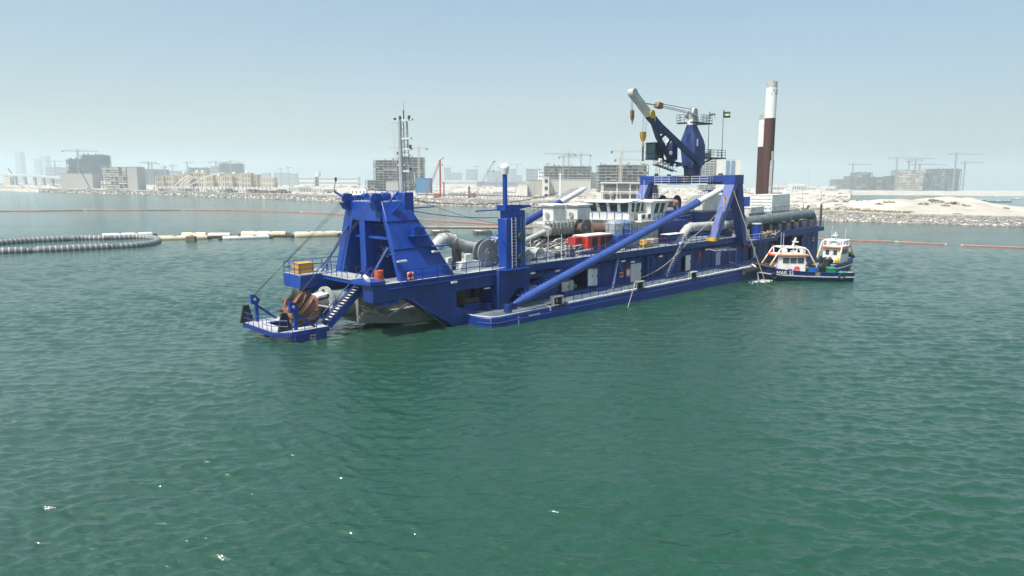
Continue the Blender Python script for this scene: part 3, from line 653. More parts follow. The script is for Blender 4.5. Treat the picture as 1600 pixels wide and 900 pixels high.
m.hexa([(-8.2, 11.9, 11.8), (-7.7, 11.9, 11.8), (-7.7, 12.8, 11.8), (-8.2, 12.8, 11.8), (-8.6, 11.9, 12.5), (-7.7, 11.9, 12.5), (-7.7, 12.8, 12.5), (-8.6, 12.8, 12.5)]); PE('sheave_bracket', m, BLUE, fr)
m = MB(); m.tube((-6.6, 7.6, FT + .55), (-5.4, 11.6, FT + .55), .22, n=10); m.tube((-6.2, 8.6, FT + .45), (-5.4, 8.8, FT + .45), .42, n=14); m.box(-6.8, -5.0, 8, 11, FT + .1, FT + .35); m.tube((-5.9, 11.9, FT + .4), (-5.9, 12.6, FT + .4), .35, n=12); m.box(-7, -6.4, 12.2, 12.7, FT, FT + .6); P('top_winch', m, BLUE, fr)
m = MB(); m.beam((-6.9, 12.8, 12.4), (-8.6, 13.7, 13.6), .2); m.beam((-7.3, 6.3, 12.2), (-5.5, 6.9, 13.5), .16); m.beam((-7.2, 6.2, 11.2), (-6.0, 5.8, 12.3), .35, .2); PE('outrigger', m, BLUE, fr)
m = MB(); m.tube((-8.6, 13.7, 13.6), (-8.5, 13.4, 14.8), .035); m.box(-8.58, -8.42, 13.3, 13.5, 14.6, 15.0); P('navigation_light', m, DGREY, fr)
m = MB(); m.box(-5.35, -4.2, 6.1, 7.6, 10.9, 13.45); mb_ = P('mast_housing', m, BLUE, fr, bevel=.04)
P('outrigger', MB().beam((-4.2, 6.4, 11.9), (-2.4, 5.2, 12.0), .12), BLUE, fr)
# signal mast
mast = empty('signal_mast', parent=ship)
m = MB(); m.tube((-4.7, 7.35, 13.4), (-4.7, 7.35, 20.4), .24, .19, 10); m.tube((-4.1, 6.9, 13.4), (-4.1, 6.9, 20.2), .07, n=6); m.tube((-4.3, 7.25, 13.4), (-4.3, 7.25, 20.2), .06, n=6)
for i in range(11): m.tube((-4.1, 6.9, 13.8 + i * .58), (-4.6, 7.35, 13.8 + i * .58), .03, n=4); m.tube((-4.1, 6.9, 13.8 + i * .58), (-4.6, 7.35, 14.38 + i * .58), .025, n=4); m.tube((-4.4, 6.6, 17.6), (-4.4, 6.6, 20.3), .035, n=5)
P('mast_pole', m, mat('mast_grey', (0.36, 0.38, 0.40), 0.5), mast)
m = MB(); m.ladder((-4.95, 7.9, 14.0), (-4.95, 7.9, 20.2), .35, (0, 1, 0), .4, .02); P('ladder', m, RAILW, mast)
m = MB()
for z, a, b in ((20.35, 9.0, 5.6), (18.6, 7.4, 5.9), (17.6, 7.8, 5.8), (17.05, 8.1, 6.3), (15.5, 7.5, 5.9), (16.1, 8, 7)): m.beam((-4.6, a, z), (-4.4, b, z), .2, .17)
PE('crosstree', m, RAILW, mast)
m = MB()
for y, z in ((6.0, 20.55), (7.5, 20.6), (5.95, 17.8), (8.4, 20.5), (6.05, 15.65), (8.05, 17.2)): m.tube((-4.5, y, z - .15), (-4.5, y, z + .18), .13, n=8)
m.tube((-4.5, 6.9, 20.4), (-4.5, 6.9, 21.3), .05, n=5); m.tube((-4.5, 6.8, 20.4), (-4.5, 6.8, 22.1), .015, n=4); PE('signal_lamp', m, DGREY, mast)
m = MB(); m.tube((-3.6, 6.6, 13.4), (-3.6, 6.6, 15.6), .08, n=6); m.rail([(-5.2, 6.2, 13.45), (-4.3, 6.2, 13.45), (-4.3, 7.5, 13.45)], 1.0, .025, .9, 2); P('railing', m, RAILW, mast)
for nm_, o_ in (('front', None),): pass
# life ring thing builder
def lifering(loc, label, rz=0):
    t = thing_on_ship('life_ring', loc, rz); tag(t, label, 'life ring', 'life rings hung round the dredger')
    m = MB(); m.torus((0, 0, 0), .32, .085, 'y', 22, 8); m.build('ring', RING, t)
    b = MB()
    for k in range(4): a = k * math.pi / 2 + .78; b.rbox((math.cos(a) * .32, 0, math.sin(a) * .32), (.2, .19, .12), Matrix.Rotation(-a, 3, 'Y'))
    b.build('reflective_band', OFFW, t)
lifering((-6.9, 3.25, 5.75), 'bright pink-orange life ring on the bow railing below the A-frame')
lifering((26.0, 3.85, 2.35), 'life ring on the dark blue side wall beside the red notice board')
lifering((83.6, 3.85, 2.9), 'life ring on the stern side wall above the second small boat')
t = thing_on_ship('steel_drum', (-9.5, 4.6, UD + .02)); tag(t, 'rust-red steel drum at the end of the near bow arm', 'drum')
MB().tube((0, 0, 0), (0, 0, 1.15), .42, n=18).build('body', RUSTO, t); MB().torus((0, 0, .4), .425, .03, 'z', 18, 5).torus((0, 0, .78), .425, .03, 'z', 18, 5).torus((0, 0, 1.15), .41, .03, 'z', 18, 5).build('rib', RUSTO, t)
t = thing_on_ship('steel_crate', (-12.5, 14.6, 5.5)); tag(t, 'yellow steel crate on the far bow pod behind blue rails', 'crate')
MB().box(0, 1.7, 0, 1.5, 0, .95).build('body', YEL, t, bevel=.05); m = MB(); [m.box(-.03, 1.73, -.03, 1.53, z, z + .08) for z in (0.02, .45, .9)]; m.build('band', YEL, t)

# ---- anchor-boom post (near) with radome pole
post = empty('boom_post', parent=ship)
m = MB(); m.prism([(4.0, LD), (4.0, UD), (8.7, UD), (8.7, 3.0), (6.8, 2.9), (4.6, LD)], 'y', 3.0, 4.4); P('post_base', m, BLUE2, post, bevel=.04)
m = MB(); m.box(4.05, 4.3, 4.4, 8.0, LD, UD - .3); P('post_base', m, BLUE2, post)
m = MB(); m.box(5.2, 6.2, 3.0, 4.3, UD, 10.5); m.box(6.45, 8.15, 3.1, 4.3, UD, 11.3); m.box(6.2, 6.45, 3.5, 4.3, UD, 10.4); P('post_tower', m, BLUE, post, bevel=.04)
m = MB(); m.box(5.2, 7.4, 3.1, 4.4, 11.3, 11.9); m.box(5.6, 8.1, 3.2, 4.3, 10.5, 11.3); m.tube((7.0, 3.6, 11.6), (9.2, 3.4, 11.7), .28, .12, 10); m.beam((5.5, 4.4, 11.4), (3.2, 5.6, 11.3), .12); P('post_head', m, BLUE, post)
m = MB(); m.tube((5.5, 3.4, 11.3), (5.5, 3.4, 15.2), .26, .24, 12); P('radome_pole', m, BLUE, post)
m = MB(); m.ball((5.5, 3.4, 15.75), .48, 16, 10); m.tube((5.5, 3.4, 15.1), (5.5, 3.4, 15.75), .36, .48, 16); P('radome', m, WHITE, post)
m = MB(); m.ladder((6.1, 2.75, UD + .1), (6.1, 2.75, 10.6), .6, (1, 0, 0), .33, .045); P('ladder', m, RAILW, post)
m = MB(); m.box(4.4, 8.0, 2.2, 3.0, UD - .1, UD); m.rail([(4.5, 2.2, UD), (5.5, 2.2, UD)], 1.1, .03, 1, 2); m.rail([(6.9, 2.2, UD), (7.9, 2.2, UD)], 1.1, .03, 1, 2); m.beam((5.5, 2.8, 7), (4.4, 2.8, 8.4), .06); m.rail([(5.8, 2.7, 10.5), (8.0, 2.7, 10.5)], .5, .03, 1.1, 1); PE('rest_platform', m, BLUE, post)
for z in (6.3, 8.5): P('mooring_sheave', MB().tube((7.3, 2.8, z), (7.3, 3.05, z), .42, n=16), mat('sheave_green', (0.05, 0.09, 0.07), 0.5, 0.3), post)
m = MB(); m.tube((7.3, 2.9, 10.6), (7.3, 2.9, UD), .03, n=5); m.tube((7.7, 2.85, 10.6), (7.7, 2.85, UD), .03, n=5); P('wire', m, mat('green_wire', (0.05, 0.18, 0.14), 0.5), post)
m = MB(); m.tube((8.6, 4.2, UD), (8.6, 4.2, 10.4), .05, n=6); m.tube((8.6, 4.2, 8.9), (10.0, 4.6, 8.9), .04, n=5); m.tube((9.3, 4.3, 8.0), (9.3, 4.3, 10.2), .06, n=6); P('light_pole', m, RAILW)
# low deck gear in the bow recess
m = MB(); m.box(-.6 + 1, 2.9, 4.4, 5.0, LD, LD + .9); m.box(2.9, 3.2, 3.4, 5.2, LD, LD + .8); P('deck_winch', m, BLUE2); m = MB(); m.tube((1.2, 5.6, LD + .7), (3.2, 5.6, LD + .7), .55, n=16); m.tube((1.1, 5.6, LD + .7), (1.25, 5.6, LD + .7), .8, n=18); P('wire_drum', m, mat('rope_brown', (0.14, 0.11, 0.08), 0.9, 0.4, 6)); P('lamp_bracket', MB().box(2.4, 3.1, 3.3, 3.5, 3.35, 3.45), OFFW)
m = MB(); m.tube((4.2, 6.6, 3.0), (4.2, 6.6, LD), .4); P('vent', m, DGREY)

# ---- anchor booms
def boom(p0, p1, r, name_m, whitefrac, steps=True):
    p0, p1 = Vector(p0), Vector(p1); b = empty('anchor_boom', parent=ship); d = p1 - p0; ln = d.length; q = p0.lerp(p1, whitefrac)
    m = MB(); m.path([p0 + d * .012, p0 + d * .05, q], r, 20, radii=[r * .45, r, r]); P('boom_tube', m, name_m, b)
    m = MB(); m.path([q, p1 - d * .03, p1], r, 20, radii=[r * .92, r * .92, r * .5]); P('boom_tip', m, OFFW, b)
    m = MB()
    for f in (.05, .3, .62, whitefrac): c = p0 + d * f; m.tube(c - d.normalized() * .08, c + d.normalized() * .08, r * 1.06, n=20)
    P('boom_collar', m, name_m, b)
    m = MB(); m.tube(p0 + Vector((-.3, 0, -.55)), p0 + Vector((-.3, 0, .25)), .42, n=14); m.box(p0.x - .5, p0.x + .7, p0.y - .35, p0.y - .25, p0.z - .3, p0.z + .3); m.box(p0.x - .5, p0.x + .7, p0.y + .25, p0.y + .35, p0.z - .3, p0.z + .3); P('boom_heel', m, BLUE2, b)
    if steps:   # climbing steps and hand wires along the top
        m = MB(); up = Vector((-d.z, 0, d.x)).normalized(); side = Vector((0, 1, 0)); k = int(ln / .55)
        for i in range(3, k - 2):
            c = p0 + d * (i / k) + up * (r * .92); m.box(c.x - .12, c.x + .12, c.y - .02, c.y + .36, c.z + .1, c.z + .14); m.tube(c + side * .3, c + side * .3 + up * .45, .022, n=4, cap=False)
        for o in (.25, .45): m.tube(p0 + d * .06 + up * (r + o) + side * .3, p0 + d * .93 + up * (r + o) + side * .3, .02, n=4)
        P('boom_steps', m, BLUE, b)
    return b
boom((3.3, .55, 1.75), (45.2, 1.1, 12.75), .48, BOOMBLUE, .85)
boom((5.0, 19.4, 1.75), (37.2, 19.4, 13.1), .45, mat('far_boom_blue', (0.012, 0.035, 0.24), .45, .2), .82)
m = MB(); m.box(44.2, 46.6, 1.6, 2.6, 12.3, 12.6); m.beam((43.6, 1.2, 12.7), (40.6, 1.2, 12.7), .12); P('boom_rest', m, NAVY)

# ---- cutter ladder
lad = empty('cutter_ladder', parent=ship)
m = MB(); m.hexa([(-9.6, 8.4, 1.5), (10, 7.4, -2.2), (10, 12.6, -2.2), (-9.6, 11.8, 1.5), (-9.6, 8.4, 3.7), (10, 7.4, 3.0), (10, 12.6, 3.0), (-9.6, 11.8, 3.7)])
m.hexa([(-9.6, 8.2, .9), (-1.0, 7.2, -.35), (-1.0, 12.8, -.35), (-9.6, 12.0, .9), (-9.6, 8.2, 1.7), (-1.0, 7.2, 1.9), (-1.0, 12.8, 1.9), (-9.6, 12.0, 1.7)]); P('ladder_truss', m, LADG, lad, bevel=.06)
m = MB(); m.beam((-9.4, 8.1, 1.9), (-3, 7.2, 3.2), .25); m.beam((-9.4, 8.15, 2.3), (-6.8, 7.7, 1.2), .2); m.beam((-6.8, 7.7, 1.2), (-3, 7.15, 2.9), .2); m.tube((-9.9, 7.9, 2.8), (-8.0, 7.4, 1.9), .09); P('ladder_brace', m, GREY, lad)
m = MB(); m.path([(-9.4, 10.1, 2.6), (-11.2, 10.1, 2.75), (-12.0, 10.1, 2.8)], 1, 22, radii=[1.25, 1.35, 1.42]); P('nose_casing', m, LADG, lad)
m = MB(); m.tube((-12.0, 10.1, 3.0), (-12.3, 10.1, 3.02), 1.62, n=26); P('nose_flange', m, GREY, lad)
m = MB(); [m.tube((-12.36, 10.1 + 1.28 * math.cos(a), 3.0 + 1.28 * math.sin(a)), (-12.25, 10.1 + 1.28 * math.cos(a), 3.0 + 1.28 * math.sin(a)), .13, n=8) for a in [k * .785 for k in range(8)]]; PE('flange_hole', m, BLACK, lad)
m = MB(); m.path([(-12.2, 10.1, 2.8), (-13.4, 10.1, 2.75), (-13.9, 10.1, 2.75)], 1, 18, radii=[1.15, 1.05, .9]); P('shaft_housing', m, DGREY, lad)
m = MB(); m.hexa([(-13.3, 9.3, 3.7), (-12.2, 9.3, 3.8), (-12.2, 10.9, 3.8), (-13.3, 10.9, 3.7), (-13.3, 9.3, 3.9), (-12.2, 9.3, 4.05), (-12.2, 10.9, 4.05), (-13.3, 10.9, 3.9)]); P('shroud_plate', m, OFFW, lad)
m = MB(); m.tube((-12.4, 8.9, 3.0), (-11.4, 8.0, 2.6), .1); m.tube((-13.8, 8.9, 3.2), (-12.0, 8.4, 2.7), .08); P('hydraulic_line', m, OFFW, lad)
# crown cutter: six spiralling blades each set with pick teeth
cut = P('cutter_head', MB().path([(-13.3, 10.1, 2.7), (-13.6, 10.1, 2.7), (-14.2, 10.1, 2.7), (-14.9, 10.1, 2.7), (-16.2, 10.1, 2.7)], 1, 26, radii=[1.25, 1.42, 1.38, .95, .4]), RUST, lad)
cutter_things = []
axis0 = Vector((-14.2, 10.1, 2.7))
teeth = []
for b in range(6):
    m = MB(); V = []; k = 12
    for i in range(k + 1):
        f = i / k; x = -13.9 - 2.3 * f; rr = 1.45 * math.cos(f * 1.1) ** .8 if f < 1 else .6; rr = max(.45, rr * 1.0 + .08); a = b * math.pi / 3 + f * 1.35
        ring = []
        for (dr, da) in ((.12, -.10), (.16, .26), (-.30, .30), (-.42, -.02)):
            r_ = max(.15, rr + dr); aa = a + da; ring.append((x, axis0.y + r_ * math.cos(aa), axis0.z + r_ * math.sin(aa)))
        V.append(ring)
        if 1 <= i < k:
            c = Vector((x, axis0.y + (rr + .1) * math.cos(a - .1), axis0.z + (rr + .1) * math.sin(a - .1))); out = Vector((-.45, math.cos(a - .5), math.sin(a - .5))).normalized()
            teeth.append((c, c + out * .62))
    for i in range(k):
        for j in range(4): m.add([V[i][j], V[i + 1][j], V[i + 1][(j + 1) % 4], V[i][(j + 1) % 4]], [(0, 1, 2, 3)])
    m.add(V[0], [(0, 1, 2, 3)]); m.add(V[-1], [(3, 2, 1, 0)])
    P('blade', m, RUST, lad, ang=60)
# teeth: alike pieces grouped by blade row, on the ladder at the third level
for c, e in teeth: P('tooth', MB().tube(c, e, .13, .035, 5), TOOTH, lad)

# ---- bow service platform under the cutter, with posts, sheaves and stairs
bp_ = empty('bow_platform', parent=ship)
X0, X1, Y0, Y1 = -18.3, -13.6, 7.0, 14.8; zp = 1.4
m = MB(); m.prism([(-18.4, 14.8), (-18.4, 8.4), (-17.2, 7.0), (-13.5, 7.0), (-13.5, 8.6), (-16.4, 8.6), (-16.8, 9.2), (-16.8, 14.8)], 'z', zp - .45, zp); m.box(-16.8, -12.0, 12.9, 14.8, zp - .45, zp - .003); P('platform_frame', m, HULLBLUE, bp_, bevel=.04)
m = MB(); m.prism([(-18.3, 14.7), (-18.3, 8.45), (-17.15, 7.1), (-13.6, 7.1), (-13.6, 8.5), (-16.45, 8.5), (-16.9, 9.2), (-16.9, 14.7)], 'z', zp, zp + .02); m.box(-16.88, -12.1, 13.0, 14.7, zp, zp + .02); P('platform_deck', m, mat('pale_deck', (0.42, 0.42, 0.42), 0.7, 0.2, 2, 0.1, (0.3, 0.25, 0.2)), bp_)
m = MB(); m.rail([(-13.6, 7.05, zp), (-17.1, 7.05, zp)], 1.05, .03, 1.2, 2); m.rail([(-17.4, 7.3, zp), (-18.35, 8.5, zp), (-18.35, 10.4, zp)], 1.05, .03, 1.0, 2); m.rail([(-18.35, 11.2, zp), (-18.35, 14.75, zp), (-14.5, 14.75, zp)], 1.05, .03, 1.3, 2); P('railing', m, BLUE, bp_)
for y, yo in ((14.2, 0), (7.6, 0)):
    x = -17.2 if y > 10 else -16.5
    g = P('sheave_post', MB().beam((x, y, zp - .3), (x, y, zp + 1.9), .26, .26).beam((x, y, zp + 1.6), (x + 1.9, y, zp), .2, .2), BLUE, bp_)
    m = MB(); m.prism([(x - .5, zp + 1.75), (x + .1, zp + 1.65), (x + .36, zp + 2.1), (x - .1, zp + 2.6), (x - .55, zp + 2.7)], 'y', y - .18, y + .18); P('sheave_cheek', m, BLUE, g)
    P('sheave', MB().tube((x - .18, y - .22, zp + 2.2), (x - .18, y + .22, zp + 2.2), .13, n=14), CREAM, g)
    m = MB(); m.hexa([(x - 1.5, y + .3, zp), (x - .2, y + .3, zp), (x - .2, y + .55, zp), (x - 1.5, y + .55, zp), (x - 1.1, y + .3, zp + 1.65), (x - .6, y + .3, zp + 1.65), (x - .6, y + .55, zp + 1.65), (x - 1.1, y + .55, zp + 1.65)]); P('guide_plate', m, BLACK, g)
m = MB(); m.box(-14.8, -13.9, 6.85, 7.2, .3, 1.3); m.box(-17.0, -15.6, 6.8, 7.3, .5, 1.2); PE('hanger_plate', m, HULLBLUE, bp_)
stair((-13.4, 7.8, zp), (-8.5, 7.9, UD + .2), 1.1, (0, 1, 0), BLUE, mat('stair_tread', (0.62, 0.56, 0.42), 0.7, 0.2, 3), n=18, h=.62)
stair((-12.6, 13.9, zp + 1.6), (-9.6, 14.4, UD + .1), .9, (0, 1, 0), BLUE, mat('stair_tread', (0.62, 0.56, 0.42)), n=11, h=.5)
m = MB(); m.rail([(-12.4, 14.6, zp), (-9, 15.2, UD)], 1.0, .03, 1.2, 2); P('railing', m, BLUE)
# hoisting wires from the A-frame to the platform posts
m = MB()
for y, p in ((12.3, (-17.4, 14.2)), (6.9, (-16.7, 7.6))):
    for k, o in enumerate((-.18, .05, .25)): m.tube((-8.35 + o * .5, y + o * 1.3, FT + .3 - k * .35), (p[0], p[1] + o, zp + 2.5), .021, n=4)
P('hoist_wire', m, WIRE, lad)

# ---- suction pipe, hose reels and machinery on the fore deck
m = MB(); arc = []
for i in range(11):
    a = math.pi * (1.08 - i / 10 * .80); arc.append((2.2 - 1.9 * math.cos(a + math.pi) * 1.0 if False else 1.75 + 1.85 * math.cos(a), 8.9, 5.75 + 2.6 * math.sin(a)))
arc += [(5.6, 8.5, 6.95), (8.8, 8.1, 6.0), (12, 8, 5.4)]
m.path([(-.1, 8.9, 4.4)] + arc, .66, 18); sp = P('suction_pipe', m, PIPEG)
for k in (3, 6, 9, 11):
    a, b = Vector(arc[k]), Vector(arc[min(k + 1, len(arc) - 1)]); d = (b - a).normalized(); P('pipe_flange', MB().tube(a - d * .07, a + d * .07, .78, n=18), PIPEG, sp)
m = MB(); m.box(3.0, 3.4, 8.2, 9.4, UD, 7.0); m.beam((2.0, 8.3, 7.8), (3.0, 8.1, UD), .2); m.beam((2.6, 8.0, 7.9), (3.6, 7.8, UD), .12); P('pipe_support', m, MACHD)
def reel(x, y, z, r, wd, ax='y', m1=GREY, m2=MACHD, name='hose_reel'):
    g = empty(name, parent=ship); v = Vector((0, wd / 2, 0)) if ax == 'y' else Vector((wd / 2, 0, 0)); c = Vector((x, y, z)); e = v.normalized() * .06
    for s in (-1, 1):
        p = c + v * s; m = MB(); m.tube(p - e, p + e, r, n=28); m.tube(p + e * s, p + e * s * 2.5, r * .34, n=18); m.tube(p + e * s * 2, p + e * s * 4, r * .12, n=10)
        m.torus(tuple(p), r, .06, ax, 28, 6); P('reel_flange', m, m1, g)
    P('reel_drum', MB().tube(c - v * .96, c + v * .96, r * .6, n=22), m2, g)
    m = MB()
    for s in (-1, 1): p = c + v * s * 1.12; m.beam(p, (p.x + (.7 if ax == 'y' else 0), p.y + (0 if ax == 'y' else .7), UD), .12); m.beam(p, (p.x - (.7 if ax == 'y' else 0), p.y - (0 if ax == 'y' else .7), UD), .12)
    P('reel_stand', m, GREY, g); return g
reel(4.9, 6.0, 6.75, 1.42, .8, m1=mat('reel_grey', (.24, .26, .26), .5, .2)); reel(8.9, 7.2, 6.8, 1.4, .9, m1=MATS['reel_grey'])
m = MB(); m.box(0.9, 3.6, 5.2, 6.2, UD, 6.1); m.box(1.6, 2.6, 5.4, 6.1, 6.1, 6.9); m.box(-1.0, .6, 6.4, 7.4, UD, 5.9); PE('control_cabinet', m, OFFW, bevel=.04)
m = MB(); m.box(-3.6, 8.6, 6.5, 13.5, UD - 1.3, UD - 1.2); P('well_deck', m, DECK)
reel(25.0, 9.4, 8.1, 1.15, 1.2, 'y', MACHD, mat('rope_drum_brown', (0.13, 0.075, 0.06), 0.8, 0.3, 5), 'mooring_winch')
m = MB(); m.tube((25.8, 8.9, 7.9), (28.2, 8.3, 7.8), .85, n=20); P('winch_drum', m, mat('rope_drum_brown', (0.13, 0.075, 0.06)))
q0 = random.Random(91)
for k in range(34):
    x = q0.uniform(-.5, 8.2); y = q0.uniform(6.3, 13); h = q0.uniform(.2, .9); a = q0.uniform(.25, .9)
    P('equipment_unit', MB().box(x, x + a, y, y + a * .8, UD, UD + h) if k % 3 else MB().tube((x, y, UD), (x, y, UD + h), a * .4, n=10), [MACH, MACHD, PIPEG, OFFW][k % 4], bevel=.03)
m = MB()
for k in range(30): x = q0.uniform(-1, 8); y = q0.uniform(6.3, 13); z = UD + q0.uniform(.1, .9); m.tube((x, y, z), (x + q0.uniform(.5, 3), y + q0.uniform(-.6, .6), z + q0.uniform(-.1, .4)), q0.choice([.04, .06, .1]), n=6)
P('pipework', m, MACH)
# pump house boxes, gearbox and scattered equipment
def casing(x, y, z0, z1, a, b, name='exhaust_casing'):
    g = P(name, MB().box(x, x + a, y, y + b, z0, z1), OFFW, bevel=.04); P('cap', MB().hexa([(x - .3, y - .3, z1), (x + a + .3, y - .3, z1), (x + a + .3, y + b + .3, z1 + .12), (x - .3, y + b + .3, z1 + .12), (x - .3, y - .3, z1 + .14), (x + a + .3, y - .3, z1 + .14), (x + a + .3, y + b + .3, z1 + .26), (x - .3, y + b + .3, z1 + .26)]), WHITE, g)
    P('louvre', MB().box(x + .3, x + a - .2, y - .04, y, z0 + 1.0, z0 + 1.6), BLACK, g); P('fan', MB().tube((x - .25, y + b / 2, z1 - 1.2), (x, y + b / 2, z1 - 1.2), .35, n=14), GREY, g); return g
casing(21.2, 11.2, 7.4, 11.1, 2.3, 1.9); casing(25.2, 10.6, 7.2, 11.0, 2.6, 1.9)
m = MB(); m.box(18.4, 25.4, 10.2, 12.4, 7.4, 9.2); P('gearbox', m, MACH, bevel=.25)
m = MB(); q = random.Random(2)
for i in range(10): x = 18.6 + i * .7; m.box(x, x + .12, 10.0, 10.2, 7.4, 9.2)
m.box(18.4, 25.4, 10.05, 10.15, 8.2, 8.35); m.rail([(18.3, 9.9, 7.4), (25.4, 9.9, 7.4)], 1.9, .04, .9, 3); PE('gearbox_rib', m, GREY)
m = MB(); m.tube((12.6, 9.2, 6.9), (18.4, 9.6, 8.2), .3, n=14); m.tube((17.8, 9.4, 8.05), (18.5, 9.6, 8.2), .62, n=16); m.tube((12.0, 9.1, 6.8), (12.7, 9.2, 6.95), .45, n=14); P('drive_shaft', m, PIPEG)
for nm, mt, k, zz in (('pipework', MACH, 100, 0), ('pipework', OFFW, 30, 0), ('pipework', MACHD, 130, 0), ('pipework', PIPEG, 60, 0)):
    m = MB()
    for i in range(k):
        x = q.uniform(8.8, 22); y = q.uniform(5.0, 13.5); z = UD + q.uniform(.15, 1.1 + (y - 5) * .13); l = q.uniform(1, 5); r = q.choice([.04, .05, .07, .1, .14])
        if q.random() < .6: m.tube((x, y, z), (min(x + l, 23), y + q.uniform(-.3, .3), z + q.uniform(-.1, .5)), r, n=8)
        elif q.random() < .5: m.path([(x, y, UD), (x, y, z), (x + .6, y, z + .3), (x + l * .5, y + .5, z + .3)], r, 8)
        else: m.tube((x, y, z), (x, y + l * .5, z), r, n=8)
    P(nm, m, mt)
for mt, k in ((MACH, 70), (OFFW, 22), (MACHD, 70), (BLUE, 6), (RUSTO, 3), (PIPEG, 30)):
    for i in range(k):
        x = q.uniform(8.8, 22) if i % 3 else q.uniform(22, 46); y = q.uniform(5.2, 13.5) if x < 22 else q.uniform(9.5, 14); a, b, h = q.uniform(.25, 1.0), q.uniform(.25, .9), q.uniform(.3, 1.2) + max(0, (y - 8)) * .08
        if q.random() < .35: m = MB().tube((x, y, UD), (x, y, UD + h), a * .5, n=12).tube((x, y, UD + h), (x, y, UD + h + .12), a * .6, n=12)
        else: m = MB().box(x, x + a, y, y + b, UD + .1, UD + h)
        P('equipment_unit', m, mt, bevel=.03)
for x, y in ((10.4, 5.4), (12.6, 5.6)):
    m = MB(); m.tube((x, y - .4, UD + .75), (x, y + .5, UD + .75), .75, n=20); m.tube((x + .2, y + .5, UD + .8), (x + 1.6, y + .6, UD + .8), .55, n=16); P('pump', m, MACH)
m = MB(); m.torus((17.4, 5.5, UD + .45), .75, .28, 'z', 20, 8); m.torus((17.4, 5.5, UD + .95), .7, .25, 'z', 20, 8); m.tube((17.4, 5.5, UD + 1.1), (17.4, 5.5, UD + 1.35), .7, n=20); P('coiled_hose', m, MACHD)
m = MB(); m.rail([(8.8, 8.3, UD), (8.8, 5.0, UD)], 2.8, .04, 1.1, 3); [m.tube((x, y, UD), (x, y, UD + 2.9), .04, n=5) for x, y in ((9.2, 4.6), (12, 6.2), (13.5, 4.8), (16, 5))]; PE('stanchion', m, RAILW)
m = MB(); m.ladder((15.6, 4.4, UD), (15.6, 4.4, UD + 1.8), .6, (1, 0, 0)); m.ladder((16.6, 4.6, UD), (16.6, 4.6, UD + 1.6), .6, (1, 0, 0)); P('ladder', m, WHITE)
m = MB(); m.box(8.8, 24, 9.5, 14.5, 5.6, 6.2); m.box(20, 34, 12.6, 15, 5.3, 7.4); P('machinery_bed', m, MACHD)

# ---- wheelhouse
wh = empty('wheelhouse', parent=ship)
m = MB(); m.hexa([(33.0, 7.9, 8.9), (40.5, 7.9, 8.9), (40.5, 15, 8.9), (33.0, 15, 8.9), (33, 7.9, 9.9), (40.5, 7.9, 9.9), (40.5, 15, 9.9), (33, 15, 9.9)])
m.box(33.4, 40.5, 8.2, 15, UD, 8.9); P('lower_wall', m, OFFW, wh)
# window band leaning outwards: mullions, glass set behind them
zb, zt, lean = 9.85, 11.15, .35
m = MB(); g = MB(); N_ = 4
for i in range(N_ + 1):
    y = 7.9 + (15 - 7.9) * i / N_; yt = 7.9 - lean + (15 + 2 * lean - 7.9) * i / N_; m.beam((33.0, y, zb), (33 - lean, yt, zt), .5, .12, up=(1, 0, 0))
for i in range(4):
    x = 33 + 3.4 * i / 3; xt = 33 - lean + (3.4 + lean) * i / 3; m.beam((x, 7.9, zb), (xt, 7.9 - lean, zt), .25, .12, up=(0, 1, 0))
PE('window_frame', m, WHITE, wh)
for i in range(N_):
    a, b = 7.9 + 7.1 * i / N_, 7.9 + 7.1 * (i + 1) / N_; at_, bt = a - lean + (2 * lean) * i / N_, b - lean + 2 * lean * (i + 1) / N_
    P('window_pane', MB().hexa([(33.08, a, zb), (33.12, a, zb), (33.12, b, zb), (33.08, b, zb), (33.08 - lean, at_, zt), (33.12 - lean, at_, zt), (33.12 - lean, bt, zt), (33.08 - lean, bt, zt)]), GLASSD if i > 0 else GREENG, wh)
for i in range(3):
    a, b = 33 + 3.4 * i / 3, 33 + 3.4 * (i + 1) / 3; P('window_pane', MB().hexa([(a, 7.98, zb), (b, 7.98, zb), (b, 8.02, zb), (a, 8.02, zb), (a - lean * (1 - i / 3), 7.98 - lean, zt), (b - lean * (1 - (i + 1) / 3), 7.98 - lean, zt), (b - lean * (1 - (i + 1) / 3), 8.02 - lean, zt), (a - lean * (1 - i / 3), 8.02 - lean, zt)]), GREENG, wh)
m = MB(); m.hexa([(36.4, 6.9, 8.7), (39.6, 6.9, 8.7), (39.6, 8.4, 8.7), (36.4, 8.4, 8.7), (35.8, 6.3, 11.35), (40.4, 6.3, 11.35), (40.4, 8.4, 11.35), (35.8, 8.4, 11.35)]); P('bridge_wing', m, WHITE, wh)
for x in (37.0, 38.3): P('window_pane', MB().hexa([(x, 6.68, 9.6), (x + .8, 6.68, 9.6), (x + .8, 6.75, 9.6), (x, 6.75, 9.6), (x + .05, 6.36, 11.0), (x + 1.0, 6.36, 11.0), (x + 1.0, 6.45, 11.0), (x + .05, 6.45, 11.0)]), GREENG, wh)
m = MB(); m.prism([(32.2, 7.3), (35.6, 7.3), (35.6, 5.9), (40.9, 5.9), (40.9, 15.5), (32.2, 15.5)], 'z', zt, 11.4); P('roof', m, WHITE, wh, bevel=.05)
m = MB(); m.box(31.9, 33, 7.0, 15.2, 8.75, 8.9); m.box(33, 41, 5.9, 7.9, 8.55, 8.7); P('balcony', m, OFFW, wh)
m = MB(); m.rail([(32.0, 15, 8.9), (32.0, 7.1, 8.9)], 1.0, .04, 1.3, 1); m.rail([(36.2, 6.0, 8.7), (41, 6.0, 8.7)], 1.0, .04, .9, 1); P('railing', m, BLUE, wh)
m = MB(); m.box(32.06, 32.1, 7.2, 15, 8.95, 9.75); P('wind_screen', m, OFFW, wh)
